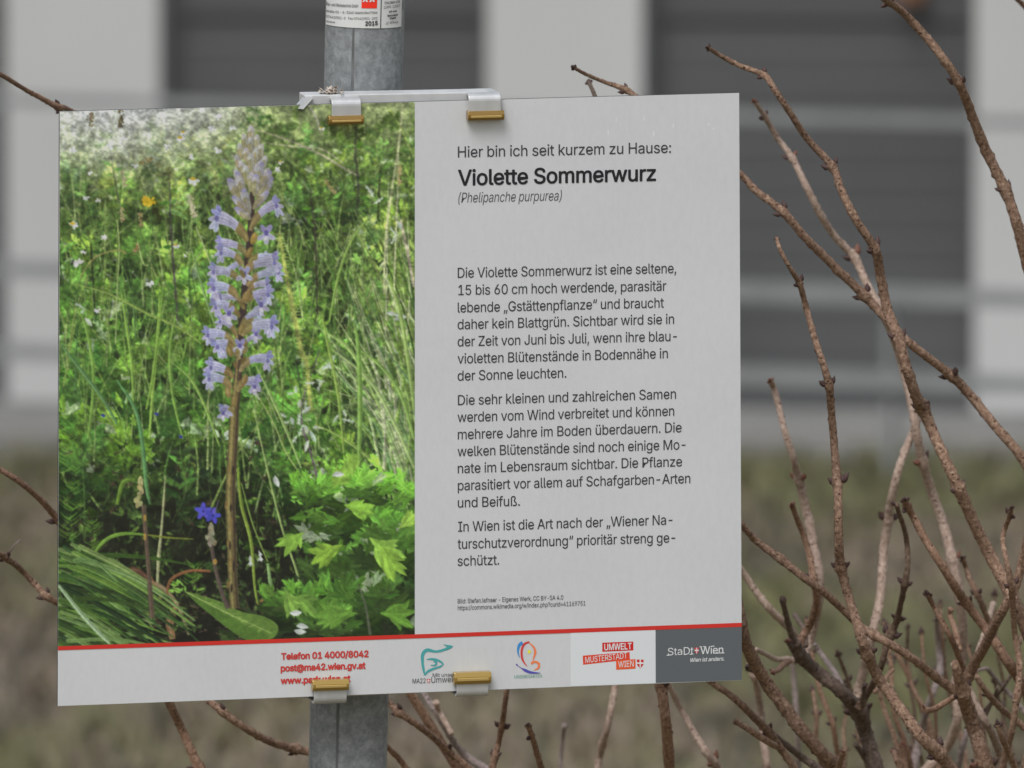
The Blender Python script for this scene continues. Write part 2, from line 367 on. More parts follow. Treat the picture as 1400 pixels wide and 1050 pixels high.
PICK = 1.16
GDATA = r"""
 16
(210-1I092e0X4$1+5-1g5-193s0v2Y0l1I0u0G16/>1g.(1+.(0`.t0C/f030W
)21/S.(0*/@0E0H0N1I0D2Y0%3s/S5-055-0c4$1&2d121I1,0V0v/d0Z.s05.(
+411@/P1@321z321z/P!/l1%/l1]3M1]3M1%
,16/T-l/s/v0^/v0(-l
-412r1o2r160F160F1o
.1603/*/}/-/n/7/d/F/a/W/d/j/n/x/}0&030+0E0&0T/x0_/j0b/W0_/F0T/70E/-
/1t1f5&/v.</<.<1,5&
0411^/&1(//0V/F03/m/t0E/d1,/_1y/d2k/t3Q034+0V4P1(4i1^4q274i2d4P3,4+3F3Q3V2k3[1y3V1,3F0E3-/m2d/F27//!1^/a2$/g2B/y2Y0;2k0e2u1<2y1y2u2Z2k332Y3[2B3z2$411^481:410x3z0a3[0O330E2Z0A1y0E1<0O0e0a0;0x/y1:/g
141/{/./{/f3M/f3M/.!244j24/.1N/.1N4,0*3,0*3r1@4j
241/o/./o/^1e1`2:2:2W2h2a392^3S2T3j2E3{214-1Z481>451%4+0n3x0`3d0V3L0S30/q30/v3[0*4%0C4E0d4]104l1[4q2,4l2R4^2r4F3/4)3>3b3C3:392_2q1~2+1.0n/k3K/h3K/.
3411T/&1&/+0Y/806/L/u/h/c0//Z0X0A0X0G0?0R0+0e/v0z/j1U/a23/l2I/y2[012f0H2j0f2g1%2]1>2K1S231e1m1o1C1s0r1s0r2K2@4,2@40/u40/u4j3:4j3:491M261M2A2(2@2T242y1x391X3I143O0f3I0;38/q2y/R2U/:2*/,
441/V0=/V0s1r4j2W4j0A0{3d0x3d0=!2:/.2:0M2:0g2:2_2x2_2x/.
5411W/&1,/,0a/90@/N0&/k/q01/k0V0N0V0S0@0_0-1&/k1W/a1u/d24/o2J0%2Z0<2e0W2i0w2e1;2Z1W2I1o232%1s211T250|2,0T1q/r1x044j344j34400l400Z2M1,2f1`2o2&2k2F2b2b2R2z2=322#3A1b3J1A3M0x3G0I37/{2x/W2U/=2,/-
6411]/&10/-0c/=0A/V0(/y/t0G/o0w/s1A0#1j0^2u1w4j2c4j0l2$0f2$0z2@1>2S1f2Z262U2]2G2{2/381k3F1C3K0r3F0D36/x2x/U2V/<2//,!1]/_1y/c27/n2K/~2Z092e0T2h0r2e152Z1O2K1f271v1y2%1]2)1@2%1(1w0n1f0_1P0T160Q0s0T0T0_0:0n/~1(/n1@/c
74105/.2d4,2d40/m40/m4j3M4j3M4-0z/.
8411]/&1,/,0]/909/O/y/m/h04/c0[/f0{/p1=0$1V091l0Q1{0n2)0K2:012T/{2w/u3B/z3h0.4.0F4I0g4_124l1]4q2-4l2R4_2r4I3/4.3?3h3D3B3>2w3-2T2n2:2L2+2h1{3$1l3:1V3I1=3S0{3W0[3Q043@/m3%/O2^/923/,!1]/`1}/c2=/k2S/y2d0/2n0E2r0`2n0z2c172Q1J2;1Y1{1c1]1f1>1c0~1Y0h1J0V170K0z0G0`0K0E0U0/0f/y0|/k1=/c!1]2B222L2E2Y2S2k2]3$2`3>2]3U2T3k2F3|234-1]481+4-0t3|0f3k0]3U0Y3>0]3$0f2k0t2Y1,2L
9411]4q2/4k2V4Z2x4@363y3F3O3K2|3G2U3;2.2[0}1B/.0V/.2M1s2S1s2?1W1|1D1T1=1)1A0^1P0>1h0&2-/s2S/o3%/t3S0)3{0B4A0d4Z104k!1]481A451(4*0o3t0_3^0U3C0Q3%0U2c0_2G0o221(1|1A1r1]1n1y1r271|2K212Z2G2e2b2h3#2e3C2Z3^2K3t274*1y45
:1603/*/}/-/n/7/d/F/a/W/d/j/n/x/}0&030+0E0&0T/x0_/j0b/W0_/F0T/70E/-!032//}22/n2</d2K/a2]/d2o/n2~/}3-03300E3-0T2~0_2o0b2]0_2K0T2<0E22
=41/w1p/w2M3C2M3C1p!/w05/w0n3C0n3C05
?3,0X0m0X0t0b1a0n1w0}2-1K2J1r2o1}3+2%3F1~3]1u3p1V401,4:0^410>3p043Z003@/I3@/O3i/`40/x4K0;4`0_4l1,4q1U4l1z4_2<4J2R4/2`3i2e3D2`2y2R2W2<2<1y2$1U1f1B1G1<0s1<0m!0y/*0g/-0W/70M/F0J/W0M/i0W/x0g0&0y0*1/0&1>/x1H/i1K/W1H/F1>/71//-
@6]3)-[2<-a1W-q0|.00N.S0+/%/l/]/[0A/V1-/]1s/l2U0+310O3_0|4(1V4B294R2~4X3f4R4D4A4w4%5D3^5e345|2`6/2,631Q6/0c5z/{5j/`5U/J59/=4r/94H/?4$/R3t/a3n/s3_/_3J/L3//?2g/;2=/@1v/Q1Z/m1F041:0^16101;1]1I2)1_2I1|2c2C2s2k2x3.2u3G2l3g2R3j2p4F2p4F0B4H0/4Q/y4`/n4s/j5./n5?/{5J055R0S5W1Q5S1~5I2M562t4x3;4V3X4.3o3X3}2|4%2D3}1m3o1A3X0y3:0[2o0G2A0:1g061,0:0K0G/q0[/C0z.x1C.Z1q.D2J.73+.33c.846.C4U.M4e-x4<-k3b-`!2j/p3-/s3D/}3V033c0J3m133j1W3b1t3U2-3C2:2l2D2Q2@2;252)2#1w1j1m131v0Q2%09270$2M/t
A4L/>/.1C4j244j4;/.3Q/.2?2N2(3:1c4J1p4J1O39192N0)/.!0B0c0B1A381A380c
B44/k/./k4j1l4j2A4e2j4W3-4A3C4%3P3a3T3<3Q2y3I2a3*2>2[2+2[2%2t1|311p3G1^3X1E3e1&3i0]3d083V/r3?/U2y/@2M/21r/.!0Q/h1p/h2H/n2k0#2~0=3)0^3%0v2w122h1E2R1T271_1s1b0Q1b!0Q2=1i2=2@2H2T2U2d2g2n2}2q3:2k3Y2Y3t2;4*1k400Q40
C4k2+/&1G//0k/G0</n/u0G/_1-/V1y/_2j/u3O0<4)0k4P1G4i2+4q2u4e3;4V3X4C3r4+4,3i4;3G4E2}3_2}3K3Q3+3s2[4-2+441Y4.123w0k3Y0Q320A2Z0;1y0A1<0Q0f0l0=12/{1Y/j2+/d2[/k3+0$3K0F3_0u4E0u4;0P4,0/3s/m3X/T3;/A2v/32Q/*
D4c1U/.04/.04/h1Q/h20/n2_0$3(0B3A0j3P1@3U1z3P2X3A3/3(3U2a3s234*1W400140014j1[4j2F4b3&4J3U4$3x3M432j4:1z431/3x0K3T/s3$/M2C/6!0Q4j0Q/./k/./k4j
E3j/k/./k4j3:4j3:400Q400Q2>3)2>3)1`0Q1`0Q/h3=/h3=/.
F3a/k/./k4j374j37400Q400Q262{262{1W0Q1W0Q/.
G4u2-/&1G//0j/G0</o/t0H/^1-/V1y/^2j/t3O0;4)0j4P1E4i2)4q2P4n2u4e3<4U3Y4A3t4)4-3g4=3F4F2~3_2~3I3O3*3r2[4,2)441X4.113w0k3Z0Q320A2Z0;1y0A1<0Q0f0l0=12/{1Z/j2-/d2U/h2z/v3<013R0O3a0u3f1D3y1A2;1A2;1{4J1{4J1B4C0b4/0/3j/a3?/A2g/.
H4r/k/./k4j0Q4j0Q2A3N2A3N4j454j45/.3N/.3N1c0Q1c0Q/.
I2L/M/./M/h0J/h0J40/M40/M4j2-4j2-40114011/h2-/h2-/.
J3R13/&0P/1/z/O/Z0$/O0f/O1&061&060f0<0<0N/y0j/g13/a1V/g1s/y2*0<200f204j2q4j2q0f2g0$2F/O1q/1
L3O/k/./k4j0Q4j0Q/h3//h3//.
M6,/k/./k4j0m4j25152?0t2K0O2W0(2c/`2S/`2_0&2k0M2w0s3%154H4j5J4j5J/.4e/.4e2C4e2h4f374g3d4h454n454_3`4N314?2c442C2w/.2>/.1#2C0t2b0f3/0U3_0D450K450L3g0M3:0N2i0N2C0N/.
N4x/k/./k4j0]4j2x11310l3J0?3e/f3[/e3W0@3U0r3U1=3U4j4;4j4;/.3I/.1D2B1+2l0i3C0@400K420N3F0P2i0Q2C0Q/.
O5&2+/&1G//0k/G0=/n/u0G/_1-/V1y/_2j/u3O0=4)0k4P1G4i2+4q2j4i3F4P3t4)4<3O4R2j4Y1y4R1-4<0G3t/n3F/G2j//!2+/d2V/j2~/{3E0=3_0e3p1<3u1y3p2Z3_333E3Z2~3x2V4.2+441Y4.123x0l3Z0Q320A2Z0;1y0A1<0Q0e0l0=12/{1Y/j
P4)/k/./k4j1f4j2A4d2m4S344:3L3u3Z3M3`2}3Z2P3L2)341d2m1I2A191f140A140A1m1d1m2-1q2I1{2_202n2F2w2`2y2}2w3>2n3X2_3n2I3~2,4-1c400Q400Q/.
R4-/k/./k4j1g4j2B4e2n4U354=3L3x3[3Q3`3%3[2U3L2/351k2n1S2A1E1g1@041@041z1e1z2-1}2J2+2`292o2L2w2e2z3%2w3B2o3[2`3p2J4#2-4-1d400Q400Q/.!3&/.1a1`2O1`3s/.
S4+1Z/$1%/*0T/70//M/o/k/]04/T0^0<0^0B0B0O0,0c/v0{/j1Z/`1|/c2>/k2W/y2j002v0F2{0`2w0v2m1-2H1G1p1X121j0T2#0*2A/k2g/c3:/i3d/z4,0:4H0_4_1.4l1^4q234l2]4_3$4H3?4-3P3f3W3@2r3@2g3c2N3|2+411[471<440|4,0f3z0U3i0J3T0G3>0K3%0W2o0~2T1N2E2(272X2(3-1i3Q1@3[1$3_0`3Y073H/o3./P2d/926/*
T4-/N40/N4j3h4j3h401|401|/.1;/.1;40
U4r1~/%1E/,0o/=0F/Y0)0#/q0P/k1&/k4j0P4j0P1,0T0e0b0E0u0+15/s1V/g1~/c2J/g2l/s3+0+3?0E3K0e3O1,3O4j454j451&4/0P3x0#3Y/Y31/=2[/,
V4L1F/./>4j0(4j1:1H1Q0^1s/M1f/M2+0_2B1H3Q4j4;4j26/.
W6g0p/./>4j0%4j0x1>1)0f15021?/V17/V1B021M0f1Z1>2R4j3B4j4:1>4F0f4R024^/V4T/V4`024k0f4x1>5n4j6V4j5#/.43/.362d3$3M2q4G3#4G2p3Q2_2d1a/.
Y4D1E/.1E1J/>4j0/4j1:2y1X2D1u1a1Z1a1v2E282y3C4j434j2,1J2,/.
Z3}/X/./X/]213G2R3v2v4H2}422=401Y40/V40/V4j3S4j3S4:0~0U0Z0$05/O0./e0m/h1P/h3U/h3U/.
a3K0u/$0R/)02/3/s/D/_/[/Q/x/L0@/P0_/Y0v/i1-/}1;0Q1M1,1V1e1^2)1f211n241z2+2I1k2c1>2l0j2c0J2M0822/W2C/h2c/~2{0<320Y3=1<3F1j3A2>3.2R2x2c2a2n2B2r1v2r/.25/.25/c20/c1w/G1Q//!1#/[1D/`1_/j1s/y2&01200G240_24181~101b1*1B1$1)0}0Z0t0;0`030P000=0:/w0V/c
b3o1`/%1@/)1%/20_/M0J/j0D/j0D/./d/./d4j0F4j0F2`0J2`0^2{1$3;1?3C1`3F223@2Y3/2z2m382E3G1p3L173G0Y380(2{/[2Y/>22/,!1V/^1x/b27/q2M0,2]0I2f0l2i172f1^2]2$2M2B282W1x2f1V2k162f0v2X0a2C0Q2&0H1`0E170H0k0Q0G0a0*0w/p16/b
c3R1I/%0t/,0I/>0%/]/g0)/V0Y/P15/V1n/g2C0%2k0I3.0t3@1I3F2#3?2Q3*2u2c30252O2%2B2A2.2W1m2f1I2k1&2f0f2V0P2?0@1}071Z0415070l0@0I0P0-0f/q1&/b1I/]1n/c2//q2D0-2P0I310:2v/g2R/C2$/-
d3o1=/%0l/,0C/>/~/[/f0(/U0Y/P17/U1p/f2E/~2m0D3/0l3@1>3F1_3C1x3;2?2{2R2`2W2`2W4j3:4j3:/.2Y/.2Y/j2S/j2?/M1w/21^/)!1G/^1g/b2&/p2<0*2K0G2U0k2X172U1`2L2&2<2C2&2X1h2f1G2k1%2f0f2W0P2B0@2$071^0417070l0A0I0P0,0f/q1%/b
e3Z1N/%0v/,0I/>0%/]/g0)/V0X/P15/U1m/f2B0$2j0G3-0r3@1G3F2*3<2F3/2`2v2v2[3+2:361m391<390~/z0~/z1W2s1W2V1D2S1h2J2-2;2F2&2Z1h2g1G2k1&2g0g2Y0Q2F0A2.071l041M041,080`0B0>0T0#0l/l1-/a1N/]1y/d2=/x2R0=330/3&/n2p/U2W/A2;/21t/)
f1y1_3A1_2h/42h/43A!0$/.0$3w0(49044R0E4f0[4t155#1X4|1n4v1^4@1Q4D1=4F1$4B0o480f4&0c3j0c/.
g3p1I-K0}-N0Z-V0%-u/b.C09.`0N.F0o.01I.&1t.,2:.=2P.Y2W/(2W/s2R/s2?/W1w/>1^/61=/30m/80E/I0#/d/f0./U0]/P19/U1q/f2E0#2m0D3/0m3@1>3F1_3D1x3;2@2{2T2`2Y2`2Y3A3:3A3:/$35.R3#..2e-n2C-Z1v-O!1G/j1h/n2(/z2=032L0M2U0o2X1;2U1b2L2(2=2C2(2X1h2f1G2k1%2f0f2X0P2B0A2%071`041;070p0A0O0P040f/{1%/n
h3a0F1^0F/./d/./d4j0F4j0F2?0:2?0P2m0m30153A1^3F2(3B2G372b2~2v2b3&2=3+1k3+/.2H/.2H1f2B23212P1q2d1L2j122g0v2^0b2O0R2;0I1|
i0|/d/./d3A0F3A0F/.!0(4&/r4*/e43/Z4@/W4O/Z4`/e4m/r4v0(4y084v0F4m0O4`0R4O0O4@0F43084*
k3C0B0^0B1N0M1N2<3A3.3A121A1+1A!/d/./d4j0F4j0F/.!2F/.0i14191`3:/.
l170`/,09/1/y/B/i/^/d0(/d4j0F4j0F070L/m0V/e0g/c0u/d1#/e1//10w/-
m5u/d/./d3A0D3A0D2G0@2G0J2d0X2{1%3>1U3H1|3B2?3/2U2l2b2G2X2G2c2b2r2x3C3=3|3H4@3E4^3:4w3(5/2i5;2H5?1z5?/.4]/.4]1y4V2A4E2Y4+2g3j2k3Q2i3<2a2z2B2p1r2p/.22/.222#2-2@1x2W1`2g1A2k0s2a0a2S0R2A0I2*0F1i0F/.
n3a0F1^0F/./d/./d3A0D3A0D2?0:2?0P2m0m30153A1^3F2(3B2G372b2~2v2b3&2=3+1k3+/.2H/.2H1f2B23212P1q2d1L2j122g0v2^0b2O0R2;0I1|
o3f1I/%0t/,0I/>0%/]/g0)/V0Y/P15/V1n/g2C0%2k0I3.0t3@1I3F1{3@2K3.2n2k3-2C3>1n3C153>0Y3-0)2n/]2K/>1{/,!1I/]1m/b2./q2D0-2S0I2]0l2`152]1Z2S1}2D2?2.2V1m2f1I2k1&2f0f2V0P2?0@1}071Z0415070l0@0I0P0-0f/q1&/b
p3o/d-S/d3A0D3A0D2`0J2`0^2{1$3;1?3C1`3F223@2Y3/2z2m382E3G1p3L173G0Y380(2{/[2Y/>22/,1`/%1@/)1&/20_/M0J/j0F/j0F-S!1V/^1x/b27/q2M0,2]0I2f0l2i172f1^2]2$2M2B282W1x2f1V2k162f0v2X0a2C0Q2&0H1`0E170H0k0Q0G0a0*0w/p16/b
r1~/d/./d3A0D3A0D2b0V2|0m351/3B1O3G1`3F1n3F1n2c1a2e1I2g102d0t2[0a2M0R2<0I2%0F1h0F/.
s3310/%0f/)0D/10(/@/m/T/[/n/R02020?0=/~0P/k0k/`1//[1S/a1o/m2%0$2,0;2)0M1y0]1h0h1N0p0j1#0<14/w1J/d1h/^22/b2Q/p2m0+3(0G380j3C153F1Y3C1y3:273,2K2t2e2B2,251}2J1n2]1U2i152n0q2j0W2^0F2K0A250D1}0P1n1%1Y1`1K231<2R1$2f0c2l0?2g/z2X/^2B/F2#/41Y/)
t1^1F3A1F2h/42h/43A!/p4C0R4C0R060T/{0]/l0k/d1#/a13/b1D/e1O/01:/+0}/*0Q/000/C/w/c/p01
u3a10/)0g/-0G/90-/M/t/j/h03/d0`/d3A0F3A0F0e0K0=0^/z0y/g1B/a1]/d1t/m2,/|2;052E0N2H0n2H3A3+3A3+/.2J/.2J002S002>/^1|/?1X/.
v3K0x/./?3A0(3A0z0p150+1H/C12/C1E0+1Z0p2Q3A393A1]/.
w5I0_/./E3A0+3A0Y1P0o0^1)/W0z/W140[1H1P1w3A2]3A301P3D0]3X/W3M/W3d0[3y1P4L3A533A3t/.36/.2`1%2Q1[2C28252s2C2s25282&1[1s1%1A/.
x3A/C/.1$1T1$1$/K3A083A0h2R1-1x1I1H1)1H1D1x1d2R2:3A3%3A1K0~1K1P3,/.2?/.1b0)1B0]1&101G101,0]0i0)0//.
z3B/X/./X/]1y2a/_2d/_3A2n3A2n2l0R/k0R/g2t/g2t/.
Ö5&2+/&1G//0k/G0=/n/u0G/_1-/V1y/_2j/u3O0=4)0k4P1G4i2+4q2j4i3F4P3t4)4<3O4R2j4Y1y4R1-4<0G3t/n3F/G2j//!2+/d2V/j2~/{3E0=3_0e3p1<3u1y3p2Z3_333E3Z2~3x2V4.2+441Y4.123x0l3Z0Q320A2Z0;1y0A1<0Q0e0l0=12/{1Y/j!2t5N2d5Q2V5Z2M5h2J5w2M6,2V692d6B2t6E3)6B36693>6,3A5w3>5h365Z3)5Q!1=5N1.5Q0|5Z0s5h0p5w0s6,0|691.6B1=6E1M6B1Z691d6,1g5w1d5h1Z5Z1M5Q
ß4$0N300N/./k/./k30/u3t074I0d4g1?4q1`4m2#4d2A4R2X4;2h3w2m3O2f3$2U2c2D2K2=202@1{2I1l2h1Q30163M0m3V0U3Y083U/t3H/X34/C2u/42S/*2-/&1I//0y/B15/y1S/i2)/a2I/d2b/o2r0$2w0<2t0O2k0`2L0|2(1<1f1^1]1r1Y201a2R1r2j2(3&203J2*3k1u4%1]431?470y410b3z0S3[
ä3K0u/$0R/)02/3/s/D/_/[/Q/x/L0@/P0_/Y0v/i1-/}1;0Q1M1,1V1e1^2)1f211n241z2+2I1k2c1>2l0j2c0J2M0822/W2C/h2c/~2{0<320Y3=1<3F1j3A2>3.2R2x2c2a2n2B2r1v2r/.25/.25/c20/c1w/G1Q//!1#/[1D/`1_/j1s/y2&01200G240_24181~101b1*1B1$1)0}0Z0t0;0`030P000=0:/w0V/c!2$4&1q4*1d431Z4@1W4O1Z4`1d4m1q4u2$4x254u2B4m2K4`2M4O2K4@2B43254*!0I4&0:4*0-430#4@/|4O0#4`0-4m0:4u0I4x0Y4u0g4m0p4`0s4O0p4@0g430Y4*
ö3f1I/%0t/,0I/>0%/]/g0)/V0Y/P15/V1n/g2C0%2k0I3.0t3@1I3F1{3@2K3.2n2k3-2C3>1n3C153>0Y3-0)2n/]2K/>1{/,!1I/]1m/b2./q2D0-2S0I2]0l2`152]1Z2S1}2D2?2.2V1m2f1I2k1&2f0f2V0P2?0@1}071Z0415070l0@0I0P0-0f/q1&/b!274&2(4*1v431m4@1j4O1m4`1v4m2(4u274x2G4u2T4m2^4`2a4O2^4@2T432G4*!0]4&0L4*0?43064@034O064`0?4m0L4u0]4x0l4u0y4m1&4`1*4O1&4@0y430l4*
ü3a10/)0g/-0G/90-/M/t/j/h03/d0`/d3A0F3A0F0e0K0=0^/z0y/g1B/a1]/d1t/m2,/|2;052E0N2H0n2H3A3+3A3+/.2J/.2J002S002>/^1|/?1X/.!254&2$4*1s431j4@1g4O1j4`1s4m2$4u254x2D4u2Q4m2Z4`2^4O2Z4@2Q432D4*!0Y4&0J4*0<43044@014O044`0<4m0J4u0Y4x0j4u0w4m1#4`1&4O1#4@0w430j4*
“2L/c2_0<4j0l4j0M2_!1)2_1_4j224j1o2_
„2?/T-l/s/v0_/v0)-l!0v-l1:/v2$/v1J-l
"""

# ------------------------------------------------------------------ the sign: its plane and its frame of reference
ca, sa = math.cos(math.radians(8)), math.sin(math.radians(8))
cb, sb = math.cos(math.radians(-12)), math.sin(math.radians(-12))
cc, sc = math.cos(math.radians(-1.73)), math.sin(math.radians(-1.73))
Rx = np.array([[1, 0, 0], [0, ca, -sa], [0, sa, ca]])
Ry = np.array([[cb, 0, sb], [0, 1, 0], [-sb, 0, cb]])
Rz = np.array([[cc, -sc, 0], [sc, cc, 0], [0, 0, 1]])
RS = Ry @ Rx @ Rz
def c2w(v): return RIGHT * v[0] - UP * v[1] + FWD * v[2]
su, sv_, sn = c2w(RS[:, 0]), -c2w(RS[:, 1]), c2w(RS[:, 2])      # right, up and inward axes of the board
SO = P(546, 545, DSIGN)
SM = Matrix(((su.x, sn.x, sv_.x, SO.x), (su.y, sn.y, sv_.y, SO.y), (su.z, sn.z, sv_.z, SO.z), (0, 0, 0, 1)))


def S(x, y, off=0.0):
    """photograph pixel -> (right, up) on the board's front plane (off metres behind it)"""
    r = P(x, y, 1) - CAM
    t = (SO + sn * off - CAM).dot(sn) / r.dot(sn)
    p = CAM + r * t - SO
    return p.dot(su), p.dot(sv_)


def unS(u, v):
    """arrays of board coordinates -> photograph pixels"""
    px = SO.x + su.x * u + sv_.x * v - CAM.x
    py = SO.y + su.y * u + sv_.y * v - CAM.y
    pz = SO.z + su.z * u + sv_.z * v - CAM.z
    d = px * FWD.x + py * FWD.y + pz * FWD.z
    return (PW / 2 + FPX * (px * RIGHT.x + py * RIGHT.y + pz * RIGHT.z) / d,
            PH / 2 - FPX * (px * UP.x + py * UP.y + pz * UP.z) / d)


PXM = DSIGN / FPX                                  # metres per photograph pixel at the board
sign = empty('information_sign', SM)
tag(sign, 'white rectangular nature information board with a flower photograph and German text', 'sign')

# the board itself: 3 mm aluminium composite, front face at local y = 0
m_board = new_mat('board_white', (0.66, 0.665, 0.672), 0.42, 0.35)
tcb = N(m_board, 'ShaderNodeTexCoord')
mpb = N(m_board, 'ShaderNodeMapping'); mpb.inputs['Scale'].default_value = (1.0, 1.0, 0.45)
nb = N(m_board, 'ShaderNodeTexNoise', Scale=230, Detail=5, Roughness=0.7)
L(m_board, tcb.outputs['Object'], mpb.inputs[0]); L(m_board, mpb.outputs[0], nb.inputs['Vector'])
nb2 = N(m_board, 'ShaderNodeTexNoise', Scale=9, Detail=4)
L(m_board, tcb.outputs['Object'], nb2.inputs['Vector'])
rb1 = ramp(m_board, nb.outputs['Fac'], [(0.25, (0.603, 0.615, 0.632)), (0.75, (0.653, 0.664, 0.681))])
rb2 = ramp(m_board, nb2.outputs['Fac'], [(0.3, (0.945, 0.945, 0.95)), (0.7, (1.0, 1.0, 0.995))])
mb_ = N(m_board, 'ShaderNodeMixRGB', blend_type='MULTIPLY'); mb_.inputs[0].default_value = 1
L(m_board, rb1.outputs[0], mb_.inputs[1]); L(m_board, rb2.outputs[0], mb_.inputs[2])
L(m_board, mb_.outputs[0], m_board.node_tree.nodes['Principled BSDF'].inputs['Base Color'])
m_core = new_mat('board_core', (0.02, 0.02, 0.022), 0.6)
m_back = new_mat('board_back', (0.35, 0.35, 0.36), 0.4, 0.4, 0.3)
C4 = [S(81.5, 152.5), S(1010.5, 127), S(1014.3, 930), S(78.8, 965.3)]
bvv = [(u, 0, v) for u, v in C4] + [(u, 0.0032, v) for u, v in C4]
bo = mesh('panel', bvv, [(0, 3, 2, 1), (4, 5, 6, 7), (0, 1, 5, 4), (1, 2, 6, 5), (2, 3, 7, 6), (3, 0, 4, 7)], m_board, sign)
bo.data.materials.append(m_core); bo.data.materials.append(m_back)
for p, mi in zip(bo.data.polygons, (0, 2, 1, 1, 1, 1)): p.material_index = mi

# ------------------------------------------------------------------ lettering: outlines of every glyph used
GLYPHS = {}
_AL = [chr(i) for i in range(35, 127) if chr(i) not in '\\\'"']
_IX = {c: i for i, c in enumerate(_AL)}
def _dec(s): return [_IX[s[i]] * len(_AL) + _IX[s[i + 1]] - 1000 for i in range(0, len(s), 2)]
for line in GDATA.strip('\n').split('\n'):
    ch, adv, rest = line[0], _dec(line[1:3])[0], line[3:]
    cs = []
    for part in rest.split('!'):
        if part:
            v = _dec(part)
            cs.append(np.array(v, float).reshape(-1, 2))
    GLYPHS[ch] = (adv / 1000.0, cs)


def area(p):
    x, y = p[:, 0], p[:, 1]
    return 0.5 * float(np.sum(x * np.roll(y, -1) - np.roll(x, -1) * y))


def inside(p, poly):
    x, y = p; c = False; n = len(poly)
    for i in range(n):
        x0, y0 = poly[i]; x1, y1 = poly[(i + 1) % n]
        if (y0 > y) != (y1 > y) and x < (x1 - x0) * (y - y0) / (y1 - y0) + x0: c = not c
    return c


def offset(p, d):
    """move a closed outline sideways by d (to the right of its direction)"""
    a = p - np.roll(p, 1, 0); b = np.roll(p, -1, 0) - p
    a /= np.linalg.norm(a, axis=1)[:, None] + 1e-9; b /= np.linalg.norm(b, axis=1)[:, None] + 1e-9
    na = np.c_[a[:, 1], -a[:, 0]]; nb_ = np.c_[b[:, 1], -b[:, 0]]
    n = na + nb_
    k = 1.0 / np.maximum(0.5, (n * n).sum(1) / 2)
    return p + n * k[:, None] * d


_gm = {}
def glyph_mesh(ch, bold):
    key = (ch, bold)
    if key in _gm: return _gm[key]
    adv, cs = GLYPHS[ch]
    shapes = []
    if cs:
        big = max(cs, key=lambda c: abs(area(c)))
        sg = 1 if area(big) > 0 else -1
        outs = [c for c in cs if area(c) * sg > 0]
        holes = [c for c in cs if area(c) * sg <= 0]
        own = [[] for _ in outs]
        for h in holes:
            cand = [(abs(area(o)), i) for i, o in enumerate(outs) if inside(h[0], o)]
            if cand: own[min(cand)[1]].append(h)
        for o, hs_ in zip(outs, own):
            loops = [offset(c, min(bold, 0.0) * 1000 * sg) / 1000.0 for c in [o] + hs_]
            tri = tessellate_polygon([[Vector((x, y, 0)) for x, y in l] for l in loops])
            ring = [(0, 0)] if bold <= 0 else [(bold * math.cos(a), bold * 0.85 * math.sin(a)) for a in np.linspace(0, 2 * math.pi, 5 if bold < .01 else 9)[:-1]]
            for s_ in ring: shapes.append((np.concatenate(loops) + np.array(s_), tri))
    _gm[key] = (adv, shapes)
    return _gm[key]


def layout(text, bold=0.0, track=0.0):
    """-> list of (xy array, triangles, layer) in em units, total width"""
    x = 0.0; out = []
    for ch in text:
        adv, shapes = glyph_mesh(ch, bold)
        for k, (xy, tri) in enumerate(shapes):
            out.append((xy + np.array([x, 0]), tri, k))
        x += adv + track
    lo = min(o[0][:, 0].min() for o in out); hi = max(o[0][:, 0].max() for o in out)
    return out, lo, hi


def text_into(mb, text, x0, y0, x1, y1, cap, bold=0.0, shear=0.0, off=0.00025, track=0.0):
    """one printed line: from pixel x0,y0 to x1,y1 on the baseline, capitals cap pixels high"""
    a = np.array(S(x0, y0)); b = np.array(S(x1, y1))
    out, lo, hi = layout(text, bold, track - 0.014)
    d = b - a
    up = np.array([-d[1], d[0]]); up /= np.linalg.norm(up)
    up = 0.35 * up + 0.65 * np.array([0, 1.0]); up /= np.linalg.norm(up)
    sx = d / (hi - lo); sy = up * cap * PXM / 0.509
    for xy, tri, k in out:
        q = a + np.outer(xy[:, 0] - lo + xy[:, 1] * shear, sx) + np.outer(xy[:, 1], sy)
        mb.add([(u, -off - 0.000012 * k, v) for u, v in q], [tuple(t) for t in tri])


def ink(name, c, k=1.0):
    return new_mat(name, tuple(v * k for v in lin(c)), 0.45, 0.3)


INKK = 1.2                                           # print pigment reflectance relative to the photograph's value
ink_text = ink('ink_charcoal', (62, 64, 68))
ink_title = ink('ink_black', (36, 38, 42))
ink_grey = ink('ink_grey', (82, 84, 88))
ink_red = ink('ink_red', (190, 48, 42), INKK)
ink_redtext = ink('ink_red_text', (186, 62, 58), INKK)
ink_teal = ink('ink_teal', (70, 150, 152), INKK)
ink_dark = ink('ink_slate', (88, 92, 96), INKK)
ink_white = ink('ink_white', (205, 207, 208), INKK)

# body copy ---------------------------------------------------------------
def text_part(name, lines, mat, **kw):
    mb = MB()
    for t, x0, y0, x1, y1, cap, *rest in lines:
        text_into(mb, t, x0, y0, x1, y1, cap, **(rest[0] if rest else kw))
    return mb.build(name, mat, sign)


